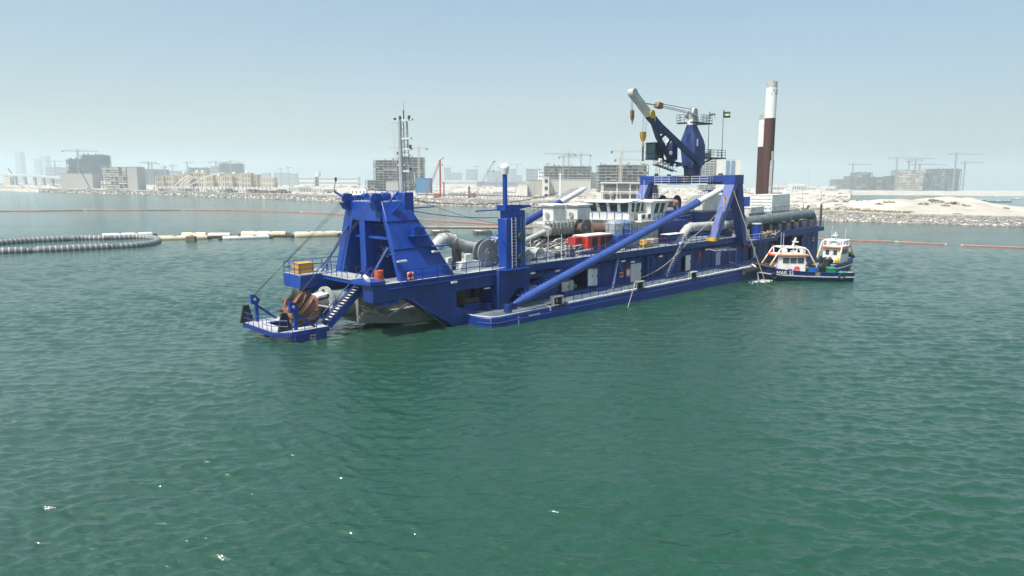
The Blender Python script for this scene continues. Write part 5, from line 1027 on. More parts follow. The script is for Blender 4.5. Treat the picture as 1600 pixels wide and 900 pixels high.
# ================================================================ SUPPORT BOATS
def support_boat(M, label, lettering):
    t = empty('support_boat', M=M); tag(t, label, 'boat', 'small blue crew boats beside the dredger')
    st = []   # stations along x: 0 bow .. 15 stern ; (x, halfbeam at deck, halfbeam at waterline, keel z, sheer z)
    for x, b, wb_, k, s in ((0, .15, .05, .2, 2.3), (.7, 1.0, .5, -.5, 2.2), (2, 1.9, 1.3, -.8, 1.95), (4, 2.4, 2.1, -.9, 1.7), (7, 2.5, 2.4, -.9, 1.45), (11, 2.5, 2.4, -.9, 1.3), (14.6, 2.4, 2.2, -.8, 1.3)):
        st.append([(x, -b, s), (x, -b * .99, s * .55), (x, -wb_, 0), (x, 0, k), (x, wb_, 0), (x, b * .99, s * .55), (x, b, s)])
    m = MB()
    for A in st: m.v += A
    n = 7
    for i in range(len(st) - 1):
        for j in range(n - 1): a = i * n + j; m.f.append((a, a + 1, a + n + 1, a + n))
    m.f.append(tuple((len(st) - 1) * n + j for j in range(n))); m.f.append(tuple(reversed(range(n)))); m.build('hull', mat('navy_hull', (0.005, 0.018, 0.095), 0.4, 0.3, 0.7, 0.2, (.03, .035, .05), streak=3), t, ang=50)
    d = MB(); k = len(d.v)
    for A in st[1:]: d.v += [(A[0][0], A[0][1] * .96, A[0][2] - .55), (A[6][0], A[6][1] * .96, A[6][2] - .55)]
    for i in range(len(st) - 2): d.f.append((2 * i, 2 * i + 2, 2 * i + 3, 2 * i + 1))
    d.build('deck', DECK, t)
    for sg in (0, 6):
        m = MB(); m.path([(A[sg][0], A[sg][1], A[sg][2]) for A in st], .06, 6); m.build('gunwale', HULLBLUE, t)
        m = MB(); m.path([(A[sg][0], A[sg][1] * 1.02, A[sg][2] * .52 - .02) for A in st], .11, 8); m.build('rubbing_fender', mat('rub_strip', (.30, .31, .32), .6, .2), t)
    m = MB(); m.path([(2.6, -2.15, 1.95), (.9, -1.3, 2.25), (0.02, -.35, 2.4), (-.12, 0, 2.4), (0.02, .35, 2.4), (.9, 1.3, 2.25), (2.6, 2.15, 1.95)], .26, 10); m.build('bow_fender', BLACK, t)
    for x in (2.6, 12.6): MB().torus((x, -2.55 if x > 5 else -2.25, .75), .38, .14, 'y', 18, 8).build('tyre_fender', BLACK, t)
    # wheelhouse
    m = MB(); m.hexa([(3.2, -1.5, 1.1), (7.6, -1.5, 1.1), (7.6, 1.5, 1.1), (3.2, 1.5, 1.1), (3.4, -1.45, 3.7), (7.6, -1.45, 3.7), (7.6, 1.45, 3.7), (3.4, 1.45, 3.7)]); h = m.build('wheelhouse', WHITE, t, bevel=.05)
    for x in (4.1, 5.2, 6.3): MB().box(x, x + .95, -1.53, -1.44, 2.65, 3.45).build('window', DWIN, h); MB().box(x, x + .95, 1.44, 1.53, 2.65, 3.45).build('window', DWIN, h)
    for y in (-1.2, -.25, .65): MB().hexa([(3.24, y, 2.65), (3.34, y, 2.65), (3.34, y + .65, 2.65), (3.24, y + .65, 2.65), (3.32, y, 3.45), (3.42, y, 3.45), (3.42, y + .65, 3.45), (3.32, y + .65, 3.45)]).build('window', DWIN, h)
    for y in (-1.0, .3): MB().box(7.58, 7.64, y, y + .6, 2.5, 3.3).build('window', DWIN, h)
    MB().box(7.58, 7.66, -.25, .25, 1.2, 3.0).build('door', OFFW, h)
    m = MB(); m.prism([(2.3, 0), (2.7, -1.3), (3.2, -1.75), (8.0, -1.75), (8.0, 1.75), (3.2, 1.75), (2.7, 1.3)], 'z', 3.72, 3.95); m.build('roof', ORANGE, h, bevel=.04)
    m = MB(); m.prism([(2.9, 0), (3.1, -1.2), (3.4, -1.5), (7.8, -1.5), (7.8, 1.5), (3.4, 1.5), (3.1, 1.2)], 'z', 3.95, 4.0); m.build('roof_top', WHITE, h)
    m = MB(); m.ball((4.9, .2, 4.3), .45, 12, 6); m.tube((7.2, -.8, 3.95), (7.2, -.8, 4.9), .3, n=12); m.box(5.8, 6.6, -.4, .4, 4, 4.4); m.build('roof_gear', OFFW, h)
    # protective pipe arches
    m = MB()
    for y in (-1.7, 1.7): m.path([(2.0, y * 1.05, 2.1), (3.5, y, 4.7), (4.0, y * .95, 4.95), (7.1, y * .95, 4.95), (7.6, y, 4.7), (9.1, y * 1.1, 2.1)], .1, 8)
    for x in (3.7, 5.5, 7.3): m.tube((x, -1.62, 4.95), (x, 1.62, 4.95), .09, n=7); m.tube((x, -1.5, 3.9), (x, -1.6, 4.95), .08, n=6); m.tube((x, 1.5, 3.9), (x, 1.6, 4.95), .08, n=6)
    m.build('protective_arch', WHITE, t)
    m = MB()
    for y in (-1.7, 1.7): m.tube((2.1, y * 1.045, 2.3), (2.55, y * 1.03, 3.05), .12, n=8); m.tube((8.98, y * 1.09, 2.3), (8.55, y * 1.06, 3.05), .12, n=8)
    m.build('warning_stripe', YELL, t)
    m = MB(); m.beam((5.9, 0, 4.95), (6.4, 0, 6.4), .22); m.box(6.0, 6.7, -.4, .4, 5.7, 5.85); m.tube((6.2, -.35, 5.8), (6.2, -.35, 6.2), .05); m.tube((6.5, .35, 5.8), (6.5, .35, 6.4), .04); m.tube((3.6, -1.5, 4.9), (3.6, -1.5, 7.3), .03, n=5); m.tube((5.0, 1.2, 4.9), (5.0, 1.2, 7.0), .03, n=5); [x.build('mast', WHITE, t) for x in islands(m)]
    m = MB(); m.box(9.8, 10.9, -.7, .7, .8, 2.0); m.tube((9.9, .9, 1.6), (11.3, .9, 2.2), .3); m.tube((10.4, -.9, .8), (10.4, -.9, 2.4), .12); m.tube((11.1, -.5, .8), (11.2, -.4, 2.6), .1); m.tube((9.9, -1.1, 1.9), (11.0, 0.3, 2.3), .12); m.build('deck_winch', BLACK, t)
    m = MB(); m.tube((7.9, 1.2, 1.9), (9.0, 1.3, 1.5), .3); m.tube((4.0, -2.2, 1.2), (4.0, -2.2, 1.9), .18); m.build('bollard', YELL, t)
    MB().torus((6.2, -1.62, 1.75), .36, .09, 'y', 20, 7).build('life_ring', RING, t)
    MB().box(4.9, 5.5, -1.58, -1.5, 1.45, 1.75).build('name_board', mat('dull_red', (.3, .05, .04), .6), t); MB().box(8.7, 9.4, -2.56, -2.5, .75, 1.35).build('side_mat', mat('khaki', (.22, .20, .08), .8), t)
    MB().box(3.0, 3.5, -1.3, -.9, 1.5, 2.0).box(4.2, 4.6, -2.0, -1.7, 1.2, 1.6).build('fire_box', RED, t)
    if lettering:
        text('lettering', lettering, .8, WHITE, t, Matrix.Translation((4.15, -2.52, 1.0)) @ Matrix.Rotation(R(4), 4, 'Z') @ Matrix.Rotation(R(90), 4, 'X'), .012)
    return t
B1 = Matrix.Translation(wp(1182, 438.5) + Vector((0, 2.2, 0))) @ Matrix.Rotation(R(-1.0), 4, 'Z')
support_boat(B1, 'nearer blue crew boat with orange roof edge and MAR 32 on its side', 'MAR 32')
B2 = Matrix.Translation(wp(1320, 415)) @ Matrix.Rotation(R(180 + 47), 4, 'Z')
support_boat(B2, 'farther blue crew boat seen from its stern quarter behind the other one', None)
def on_boat(name, label, cat, M, loc, parts):
    t = empty(name, M=M @ Matrix.Translation(loc)); tag(t, label, cat); [mb.build(n_, m_, t) for n_, mb, m_ in parts]
on_boat('plastic_drum', 'blue plastic tub on the aft deck of the nearer crew boat', 'tub', B1, (8.2, -1.6, .8), [('body', MB().box(0, 1.3, 0, .9, 0, 1.0), mat('plastic_blue', (.02, .12, .45), .5)), ('rim', MB().box(-.04, 1.34, -.04, .94, 1.0, 1.06), mat('plastic_blue', (.02, .12, .45)))])
on_boat('rubbish_bin', 'green wheeled bin on the aft deck of the nearer crew boat', 'bin', B1, (10.9, -1.9, .8), [('body', MB().hexa([(.1, .1, 0), (1.0, .1, 0), (1.0, .9, 0), (.1, .9, 0), (0, 0, 1.1), (1.15, 0, 1.1), (1.15, 1.0, 1.1), (0, 1.0, 1.1)]), GREENP), ('lid', MB().hexa([(-.05, -.05, 1.1), (1.2, -.05, 1.1), (1.2, 1.05, 1.1), (-.05, 1.05, 1.1), (.1, .1, 1.3), (1.0, .1, 1.3), (1.0, .9, 1.3), (.1, .9, 1.3)]), GREENP)])
on_boat('net_bundle', 'pale green net heap at the stern of the nearer crew boat', 'net', B1, (13.0, -1.5, .75), [('heap', MB().ball((0, 0, .35), .55, 9, 5, .8).ball((.7, .3, .3), .5, 9, 5, .8), GREENP), ('rope_coil', MB().torus((1.2, -.2, .55), .3, .12, 'z', 14, 6), ROPE)])

# ================================================================ FLOATING LINES ON THE WATER
def floating_hose(pts, r, label, joint=True):
    P_ = [wp(*p) for p in pts]; 
    # resample
    seg = []; 
    for a, b in zip(P_, P_[1:]):
        k = max(1, int((b - a).length / .5)); seg += [a.lerp(b, i / k) for i in range(k)]
    seg.append(P_[-1])
    for _ in range(10): seg = [seg[0]] + [(seg[i - 1] + seg[i] * 2 + seg[i + 1]) / 4 for i in range(1, len(seg) - 1)] + [seg[-1]]
    for p in seg: p.z = r * .35
    o = seg[0].copy(); t = empty('floating_hose', o); tag(t, label, 'hose', 'black banded floating hoses')
    seg = [p - o for p in seg]; n = len(seg)
    rad = [r * (.5 if i in (0, n - 1) else .75 if i in (1, n - 2) else 1) for i in range(n)] if joint else [r] * n
    MB().path(seg, r, 16, radii=rad).build('hose_body', HOSE, t)
    m = MB(); L = 0
    for i in range(1, n - 1):
        L += (seg[i] - seg[i - 1]).length
        if L > .95: L = 0; d = (seg[i + 1] - seg[i - 1]).normalized(); m.path([seg[i] - d * .12, seg[i] + d * .12], rad[i] * 1.04, 16)
    m.build('hose_band', BAND, t)
    for e in (0, -1): MB().ball(tuple(seg[e]), r * .6, 10, 6).build('coupling', mat('rust_coupling', (.09, .06, .05), .8), t)
floating_hose([(-60, 397), (0, 396), (48, 394)], .85, 'banded black hose section at the bottom left corner of the loop')
floating_hose([(50, 394), (110, 391.5), (178, 388)], .85, 'longest dark hose section along the near side of the loop')
floating_hose([(180, 388), (215, 386), (238, 382.5), (247, 378.5), (246, 375), (236, 372.8), (215, 372.5), (172, 374)], .75, 'hose section bending round the right end of the loop', False)
floating_hose([(170, 374), (130, 374.5), (106, 376)], .8, 'short grey hose section on the far side near the bend')
floating_hose([(104, 376), (50, 378.5), (0, 382), (-50, 385)], .85, 'grey hose section on the far side running off to the left')
def pipe_float(u0, u1, v, r, label, m_=CREAM, v1=None):
    a, b = wp(u0, v), wp(u1, v1 or v); a.z = b.z = r * .3; t = empty('pipe_float', a); tag(t, label, 'float', 'cream pipeline floats'); b = b - a; a = Vector((0, 0, 0)); d = b.normalized()
    MB().path([a, a + d * .25, b - d * .25, b], r, 16, radii=[r * .9, r, r, r * .9]).build('float_body', m_, t)
    m = MB(); m.path([a - d * 1.0, a], r * .4, 10); m.path([b, b + d * 1.0], r * .4, 10); m.path([b + d * .9, b + d * 1.1], r * .6, 10); m.build('pipe_stub', mat('rust_coupling', (.13, .07, .05)), t)
    m = MB(); k = int((b - a).length / 3)
    for i in range(1, k): c = a.lerp(b, i / k) + Vector((0, -r * .25, r * .86)); m.box(c.x - .5, c.x + .5, c.y - .2, c.y + .25, c.z, c.z + .16)
    m.build('lifting_lug', mat('lug_brown', (.28, .20, .10), .8), t)
pipe_float(160, 238, 370.5, .75, 'pale float partly behind the bend of the hose loop', OFFW, 368); pipe_float(247, 324, 375, .8, 'yellowish float just right of the hose bend, carrying a rusty box', CREAM, 373)
pipe_float(285, 322, 369, .8, 'white-topped float behind the one with the rusty box', CREAM); pipe_float(326, 360, 370, .85, 'short stained float left of the long pair'); pipe_float(348, 420, 374.5, .7, 'thin front float of the long overlapping pair', OFFW, 372)
pipe_float(378, 447, 368.5, 1.0, 'thick rear float of the long overlapping pair'); pipe_float(460, 526, 370.5, 1.1, 'thickest cream float next to the blue A-frame', CREAM, 368.5); pipe_float(487, 560, 368, .85, 'rearmost cream float ending behind the blue A-frame', CREAM, 367)
t = empty('floating_pipe', wp(400, 372)); tag(t, 'thin rusty pipe lying low on the water and joining the cream floats', 'pipe'); o = t.location; pts = [wp(u, v) - o + Vector((0, 0, .25)) for u, v in ((240, 372.5), (300, 371.5), (360, 371), (420, 370), (470, 369.5), (530, 368.5), (570, 368))]; MB().path(pts, .3, 8).build('pipe', mat('rust_coupling', (.09, .06, .05)), t); [MB().tube(p + Vector((-.12, 0, 0)), p + Vector((.12, 0, 0)), .5, n=10).build('flange', MATS['rust_coupling'], t) for p in pts[1:-1]]
t = empty('rusty_box', wp(299, 376)); tag(t, 'rusty square box on the yellowish float', 'box'); MB().box(-1.1, 1.1, -.6, .6, -.2, 1.1).build('body', mat('rust_box', (.16, .11, .07), .8, .3), t, bevel=.05)
# floating pipeline on steel pontoons behind the bow
t = empty('pipeline', wp(735, 363)); tag(t, 'long rusty pipeline carried on square steel pontoons behind the fore deck', 'pipeline'); x0 = wp(652, 366) - wp(735, 363); x1 = wp(840, 366) - wp(735, 363)
MB().tube((x0.x, 0, 1.45), (x1.x, 0, 1.45), .42, n=14).build('pipe', RPIPE, t); MB().tube((x0.x - 1.2, -.4, 1.2), (x0.x + .6, .1, 1.4), .7, n=12).box(x0.x - .6, x0.x + .3, -.6, .8, .4, 2.0).tube((9.2, 0, .9), (9.2, 0, 2.2), .35).build('ball_joint', MACHD, t)
for u in (688, 754, 800): 
    p = empty('pontoon', wp(u, 365.5)); tag(p, {688: 'left steel pontoon with pale top under the rusty pipeline', 754: 'middle steel pontoon under the rusty pipeline', 800: 'right steel pontoon half hidden by the blue post'}[u], 'pontoon', 'pontoons under the pipeline')
    p.rotation_euler.z = R(16); MB().box(-2.5, 2.5, -1.8, 1.8, -.5, .95).build('float_box', mat('pontoon_dark', (.09, .09, .085), .7, .4, .8, .2), p, bevel=.06); MB().box(-2.3, .5, -1.5, 1.5, .95, 1.0).build('top_plate', OFFW, p)
    m = MB(); m.box(-.2, .2, -1, 1, 1.0, 1.2); m.box(1.6, 1.9, -1, 1, .95, 1.2); m.build('saddle', MACHD, p)
# orange floating barrier
def barrier(pts, label, v_=None):
    P_ = [wp(*p) for p in pts]; seg = []
    for a, b in zip(P_, P_[1:]):
        k = max(1, int((b - a).length / 3)); seg += [a.lerp(b, i / k) for i in range(k)]
    seg.append(P_[-1]); o = seg[0].copy(); t = empty('floating_barrier', o); tag(t, label, 'barrier', 'orange floating barrier lengths')
    r = .10 + .0006 * o.y; pts = [p - o + Vector((0, .25 * math.sin(i * .9), r * .5)) for i, p in enumerate(seg)]
    MB().path(pts, r, 7, radii=[r * (1 + .22 * math.sin(i * 2.1)) for i in range(len(pts))]).build('float_tube', BOOMO, t)
    m = MB(); [MB().ball(tuple(pts[i]), r * 1.5, 6, 4).build('end_cap', mat('pale_pink', (.5, .42, .38), .8), t) for i in (0, -1)]
barrier([(-80, 330.5), (60, 330), (131, 329)], 'leftmost dull orange barrier length in front of the far bridge'); barrier([(135, 329), (220, 329), (283, 328.5)], 'orange barrier length left of the hose bend in the distance'); barrier([(288, 328.5), (390, 329.5), (470, 332)], 'orange barrier length in front of the sandstone villas')
barrier([(472, 332), (520, 334.5), (620, 341)], 'orange barrier length passing behind the blue A-frame'); barrier([(622, 341), (700, 346), (792, 352), (860, 356)], 'orange barrier length behind the radome post')
barrier([(1240, 372), (1320, 375.5), (1400, 378.5)], 'orange barrier length right of the dredger stern'); barrier([(1402, 378.8), (1478, 382.5)], 'orange barrier length ending at the gap'); barrier([(1503, 384), (1580, 387), (1700, 393)], 'orange barrier length right of the gap at the frame edge')
t = empty('marker_buoy', wp(515, 322)); tag(t, 'small orange marker buoy near the rock shore left of the A-frame', 'buoy'); MB().tube((0, 0, -.3), (0, 0, .7), .8, .5, 10).build('body', ORANGE, t); MB().tube((0, 0, .7), (0, 0, 2.2), .12, n=6).build('staff', ORANGE, t)

# ================================================================ THE SHORE: BUILDINGS, CRANES, CLUTTER
def inland(u, D):      # keep everything behind the shoreline
    return max(D, shoreD(u) + 40 + .05 * D) if u < 560 else D
def gz(u, D):
    D0 = shoreD(min(max(u, -400), 2200)); return land_h(u, D, D0) if D > D0 else 0
def frame_building(u0, u1, vt, D, label, name='building_under_construction', cat='building', floors=None, slab=CONC, core=CONCD, depth=26, screen=None, crown=True, fh=3.6, seed=1, colw=.6, rz=0):
    D = inland((u0 + u1) / 2, D); x0, x1 = at(u0, D).x, at(u1, D).x; W_ = x1 - x0; H_ = hz(vt, D, (u0 + u1) / 2) - 3; floors = floors or max(2, round(H_ / fh)); fh = H_ / floors; g0 = 2.5
    t = empty(name, ((x0 + x1) / 2, D, g0), rz); tag(t, label, cat); q = random.Random(seed); a = W_ / 2
    m = MB(); cuts = []
    for i in range(floors + 1):
        e = q.uniform(-.3, .6); m.box(-a - e, a + e, -.8 - e, depth, i * fh + .0, i * fh + .14 * fh)
    tag(m.build('floor_slab', slab, t, smooth=False), kind='stuff')
    m = MB(); k = max(3, int(W_ / max(5.5, fh * 1.7)))
    for i in range(floors):
        for j in range(k + 1): x = -a + .4 + j * (W_ - .8) / k; m.box(x - colw / 2, x + colw / 2, 0, colw, i * fh + .5, (i + 1) * fh)
        for j in range(4): y = depth * j / 3.2; m.box(-a + .1, -a + .1 + colw, y, y + colw, i * fh + .5, (i + 1) * fh); m.box(a - colw - .1, a - .1, y, y + colw, i * fh + .5, (i + 1) * fh)
    tag(m.build('column', slab, t, smooth=False), kind='stuff')
    MB().box(-a + 2, a - 2, 4.5, depth - 1, 0.5, H_ - .5).build('core_wall', core, t, smooth=False)
    m = MB()
    for i in range(floors):
        for j in range(k):
            if q.random() < (.33 if screen is None else .75): x = -a + .4 + j * (W_ - .8) / k; m.box(x + .6, x + (W_ - .8) / k - .2, .15, .35, i * fh + .5, i * fh + .5 + (fh - .5) * q.choice([.35, .6, 1.0]))
    if m.v: tag(m.build('infill_panel', screen or mat('blockwork', (.26, .25, .24), .9, .3, .2), t, smooth=False), kind='stuff')
    if crown:
        m = MB(); 
        for j in range(max(3, int(W_ / 7))): x = q.uniform(-a, a - 2); h = q.uniform(.8, 3.2); m.box(x, x + q.uniform(.8, 4), 1, 4, H_ + .5, H_ + .5 + h)
        for j in range(k + 1): x = -a + .4 + j * (W_ - .8) / k; m.box(x - .15, x + .15, 0, .3, H_ + .5, H_ + 1.9)
        tag(m.build('roof_formwork', slab, t, smooth=False), kind='stuff')
    return t
def plain_building(u0, u1, vt, D, label, name='building', m_=PALE, win=DWIN, rows=4, cols=8, depth=22, ww=.55, wh=.5, roof=True, base=2.5, bands=False, cat='building', grp=None):
    D = inland((u0 + u1) / 2, D); x0, x1 = at(u0, D).x, at(u1, D).x; W_ = x1 - x0; H_ = hz(vt, D, (u0 + u1) / 2) - base; t = empty(name, ((x0 + x1) / 2, D, base)); tag(t, label, cat, grp); a = W_ / 2
    MB().box(-a, a, 0, depth, 0, H_).build('wall', m_, t, smooth=False)
    m = MB()
    for i in range(rows):
        for j in range(cols):
            cw, ch = W_ / cols, H_ / rows
            if bands: 
                if j == 0: m.box(-a + .3, a - .3, -.12, .02, i * ch + ch * (1 - wh) / 2, i * ch + ch * (1 + wh) / 2)
            else: x = -a + j * cw + cw * (1 - ww) / 2; m.box(x, x + cw * ww, -.12, .02, i * ch + ch * (1 - wh) / 2, i * ch + ch * (1 + wh) / 2)
    if rows: tag(m.build('window', win, t, smooth=False), kind='stuff')
    if roof: MB().box(-a - .3, a + .3, -.3, depth + .3, H_, H_ + .5).build('roof', m_, t, smooth=False)
    return t
def tower_crane(u, vt, D, left, right, label, m_=CRG, lean=0, base=3, mw=2.0, flip=1):
    """left / right: reach of jib and counter-jib in photo pixels either side of the mast"""
    D = inland(u, D); t = empty('tower_crane', at(u, D, base)); tag(t, label, 'tower crane', 'tower cranes on the skyline'); H_ = hz(vt, D, u) - base; s = D / F; th = max(.16, D * .00022)
    MB().lattice((0, 0, 0), (0, 0, H_), mw, r=th * 1.1, bay=mw * 1.5).build('mast', m_, t); yk = .25
    a, b = -left * s, right * s; long_, short = (b, a) if abs(b) > abs(a) else (a, b)
    MB().lattice((0, 0, H_), (long_, long_ * yk, H_ + lean * abs(long_)), mw * .8, mw * .4, r=th, bay=mw * 1.6, n=3).build('jib', m_, t)
    MB().lattice((0, 0, H_), (short, short * yk, H_), mw * .8, r=th, bay=mw * 1.6, n=3).build('counter_jib', m_, t)
    MB().box(short - mw * .6, short + mw * .6, short * yk - 1, short * yk + 1, H_ - mw * 1.2, H_ + .3).build('counterweight', CONCD, t)
    m = MB(); m.box(-mw * .8, mw * .8, -mw * .8, mw * .8, H_ - mw * .8, H_ + mw * .2); m.lattice((0, 0, H_), (0, 0, H_ + mw * 2.2), mw * .8, .4, r=th); m.tube((0, 0, H_ + mw * 2), (long_ * .6, long_ * .6 * yk, H_ + mw * .6 + lean * abs(long_) * .6), th * .5, n=3); m.tube((0, 0, H_ + mw * 2), (short, short * yk, H_ + mw * .4), th * .5, n=3); m.build('cab_and_apex', m_, t)
# far left skyline
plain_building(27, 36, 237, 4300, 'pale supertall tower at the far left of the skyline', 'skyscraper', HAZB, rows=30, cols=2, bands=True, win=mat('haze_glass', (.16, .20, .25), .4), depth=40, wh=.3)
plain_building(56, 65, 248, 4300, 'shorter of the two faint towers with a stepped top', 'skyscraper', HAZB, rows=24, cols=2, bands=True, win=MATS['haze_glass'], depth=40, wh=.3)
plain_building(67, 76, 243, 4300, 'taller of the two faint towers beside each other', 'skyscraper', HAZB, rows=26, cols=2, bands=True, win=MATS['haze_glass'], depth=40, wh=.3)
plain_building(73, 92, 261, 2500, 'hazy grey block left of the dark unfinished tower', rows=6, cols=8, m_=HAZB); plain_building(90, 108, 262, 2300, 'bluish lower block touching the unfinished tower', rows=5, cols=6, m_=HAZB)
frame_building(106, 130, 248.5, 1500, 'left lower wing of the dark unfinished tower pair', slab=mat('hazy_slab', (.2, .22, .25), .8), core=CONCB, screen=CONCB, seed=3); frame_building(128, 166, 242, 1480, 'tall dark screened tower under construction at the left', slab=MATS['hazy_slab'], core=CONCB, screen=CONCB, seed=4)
plain_building(95, 145, 271, 1150, 'long low grey concrete block behind the bridge ramp', m_=mat('grey_render', (.36, .35, .33), .85), rows=0, cols=3)
frame_building(160, 199, 260.5, 1000, 'pale half-clad building with white panels at the ground', slab=PALE, core=mat('tan_core', (.38, .34, .30), .9), screen=PALE, seed=6, crown=False); plain_building(199, 215, 261, 1000, 'plain grey end block beside the pale half-clad building', m_=MATS['grey_render'], rows=0, cols=1)
frame_building(219, 259, 264.5, 1900, 'dark low tower block behind the sandstone villas at left', slab=MATS['hazy_slab'], core=CONCB, screen=CONCB, seed=8)
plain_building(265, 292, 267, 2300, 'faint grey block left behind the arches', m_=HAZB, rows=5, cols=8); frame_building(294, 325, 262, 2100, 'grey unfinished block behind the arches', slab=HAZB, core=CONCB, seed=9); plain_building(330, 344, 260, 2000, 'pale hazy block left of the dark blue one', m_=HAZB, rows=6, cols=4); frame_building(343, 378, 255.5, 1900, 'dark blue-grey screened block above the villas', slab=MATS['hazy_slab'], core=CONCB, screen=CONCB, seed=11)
plain_building(428, 452, 270, 2600, 'bluish twin block left part, behind the sand flats', m_=HAZB, rows=6, cols=8); plain_building(453, 464, 271, 2600, 'narrow bluish block right of its twin', m_=HAZB, rows=5, cols=4); plain_building(408, 421, 270.5, 2800, 'faint small block right of the villas', m_=HAZB, rows=4, cols=4)
plain_building(467, 560, 276.5, 1700, 'very long low white building with rows of windows', m_=PALE, win=mat('blue_window', (.12, .17, .24), .4), rows=3, cols=34, ww=.6); plain_building(492, 498, 268, 1700, 'narrow white stair tower on the long low building', m_=PALE, rows=0, cols=1)
frame_building(584, 622, 250, 900, 'left block of the big unfinished building behind the signal mast', fh=3.4, seed=21); frame_building(622, 661, 245.5, 940, 'right taller block of the big unfinished building behind the mast', fh=3.4, seed=22); frame_building(571, 592, 281, 860, 'low unfinished annex at the left of the big building', seed=23, crown=False); 
plain_building(603, 622, 284, 800, 'plain grey hall at the foot of the big unfinished building', m_=MATS['grey_render'], rows=0, cols=1); plain_building(650, 672, 279, 780, 'blue hoarding-clad hall right of the big unfinished building', m_=BLUEHOARD, rows=0, cols=1)
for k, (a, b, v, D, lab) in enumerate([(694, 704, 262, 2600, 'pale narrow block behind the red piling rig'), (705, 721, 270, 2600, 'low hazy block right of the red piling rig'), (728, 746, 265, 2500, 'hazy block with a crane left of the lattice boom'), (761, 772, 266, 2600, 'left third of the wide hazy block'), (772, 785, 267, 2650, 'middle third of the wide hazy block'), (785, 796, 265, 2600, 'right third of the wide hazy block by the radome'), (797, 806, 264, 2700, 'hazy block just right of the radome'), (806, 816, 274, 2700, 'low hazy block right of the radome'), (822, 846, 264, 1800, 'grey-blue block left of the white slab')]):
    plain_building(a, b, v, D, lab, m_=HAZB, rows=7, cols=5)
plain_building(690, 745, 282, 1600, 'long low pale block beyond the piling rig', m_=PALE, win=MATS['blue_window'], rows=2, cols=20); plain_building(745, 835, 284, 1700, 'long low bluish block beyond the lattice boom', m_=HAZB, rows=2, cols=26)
plain_building(841, 849, 267, 1100, 'narrow bright white slab building', m_=WHITE, rows=6, cols=2); frame_building(850, 924, 259.5, 1000, 'wide unfinished building with three cranes above the beige sheds', fh=4, seed=31); frame_building(937, 1013, 257.5, 780, 'tall unfinished building behind the wheelhouse', fh=3.6, seed=32, depth=40)
frame_building(924, 936, 270, 1300, 'small hazy unfinished block between the two big ones', seed=33, slab=HAZB); 
t = frame_building(943, 1006, 285.5, 520, 'long white colonnade building with dark bays in front of the unfinished one', fh=7.2, slab=PALE, core=CONCD, seed=34, crown=False, colw=.9, depth=16, screen=mat('dark_bay', (.12, .11, .11), .8))
plain_building(822, 860, 282, 640, 'long beige shed at the left of the shore sheds', m_=mat('shed_beige', (.40, .38, .34), .8), rows=0, cols=1, depth=12); plain_building(858, 923, 280.5, 600, 'long pale shed with a white roof edge', m_=mat('shed_pale', (.46, .45, .41), .8), rows=0, cols=1, depth=14); plain_building(849, 858, 277, 590, 'tall narrow pinkish cabin tower between the sheds', m_=PALE, rows=3, cols=1); plain_building(874, 876, 271, 590, 'thin white pillar above the pale shed', m_=WHITE, rows=0, cols=1, depth=1, name='pillar', cat='pillar')
plain_building(810, 824, 288, 620, 'low arched shelter left of the beige shed', m_=PALE, rows=0, cols=1)
plain_building(1121, 1156, 249, 1050, 'white residential tower with blue glass strips behind the gantry', m_=PALE, rows=0, cols=1, depth=30)
t = empty('glass_strip', at(1138, 1050, 2.5)); bpy.data.objects.remove(t)
for k, u in enumerate((1133, 1141)): plain_building(u, u + 5.5, 251, 1048.5, ('left' if k == 0 else 'right') + ' blue glazed bay on the face of the white tower', m_=mat('glazing_blue', (.05, .16, .30), .25, .3, .3), rows=12, cols=2, win=MATS['blue_window'], depth=1.6, roof=False, name='glazed_bay', cat='glass bay')
frame_building(1094, 1121, 247, 1060, 'white balcony wing left of the white tower', slab=PALE, core=MATS['haze_glass'], fh=3.6, crown=False, seed=41)
for k, (a, b, v) in enumerate([(1200, 1216, 288), (1217, 1226, 289), (1238, 1258, 286.5), (1262, 1276, 290.5), (1290, 1306, 291)]): plain_building(a, b, v, 1500, ['low pale building just right of the brown piles', 'very small pale building right of the first low one', 'flat-roofed pale villa on the skyline above the stern', 'tiny block right of the flat-roofed villa', 'tiny block left of the big resort'][k], m_=PALE, rows=1, cols=6, wh=.4)
# resort under construction at the right
RS = [(1305, 1330, 280.5, 'leftmost stepped wing of the big resort site'), (1327, 1347, 275, 'second wing of the resort with open grey frames'), (1337, 1362, 269.5, 'open frame block standing above the left of the resort'), (1362, 1392, 277, 'low link block in the left half of the resort'), (1390, 1440, 275, 'central wide block of the resort'), (1402, 1442, 266, 'beige drum block in the centre of the resort'), (1438, 1474, 271, 'block right of the beige one in the resort'), (1456, 1500, 264, 'tall right end block of the resort')]
for k, (a, b, v, lab) in enumerate(RS): frame_building(a, b, v, 2000 - 20 * (k % 3), lab, fh=6.5, seed=50 + k, depth=40, slab=(mat('resort_concrete', (.21, .20, .19), .9) if k != 5 else mat('resort_beige', (.34, .30, .25), .9)), core=(CONCD if k != 5 else MATS['beige_stone']), screen=(None if k != 5 else BEIGE), colw=1.2)
for a in [(1330, 257, 1990, 6, 35, 'crane at the left end of the resort, jib to the right'), (1398, 247, 1985, 15, 68, 'tall crane over the left centre of the resort'), (1417, 252, 2010, 4, 8, 'short-armed crane in the middle of the resort'), (1427, 250, 2020, 22, 12, 'crane beside the short-armed one above the beige block'), (1434, 257, 2040, 14, 50, 'low crane right of the beige block'), (1489, 240.5, 1960, 12, 48, 'tallest crane at the right end of the resort'), (1504, 254, 1950, 7, 35, 'rightmost crane just beyond the resort')]: tower_crane(*a, m_=CRG, mw=2.6)
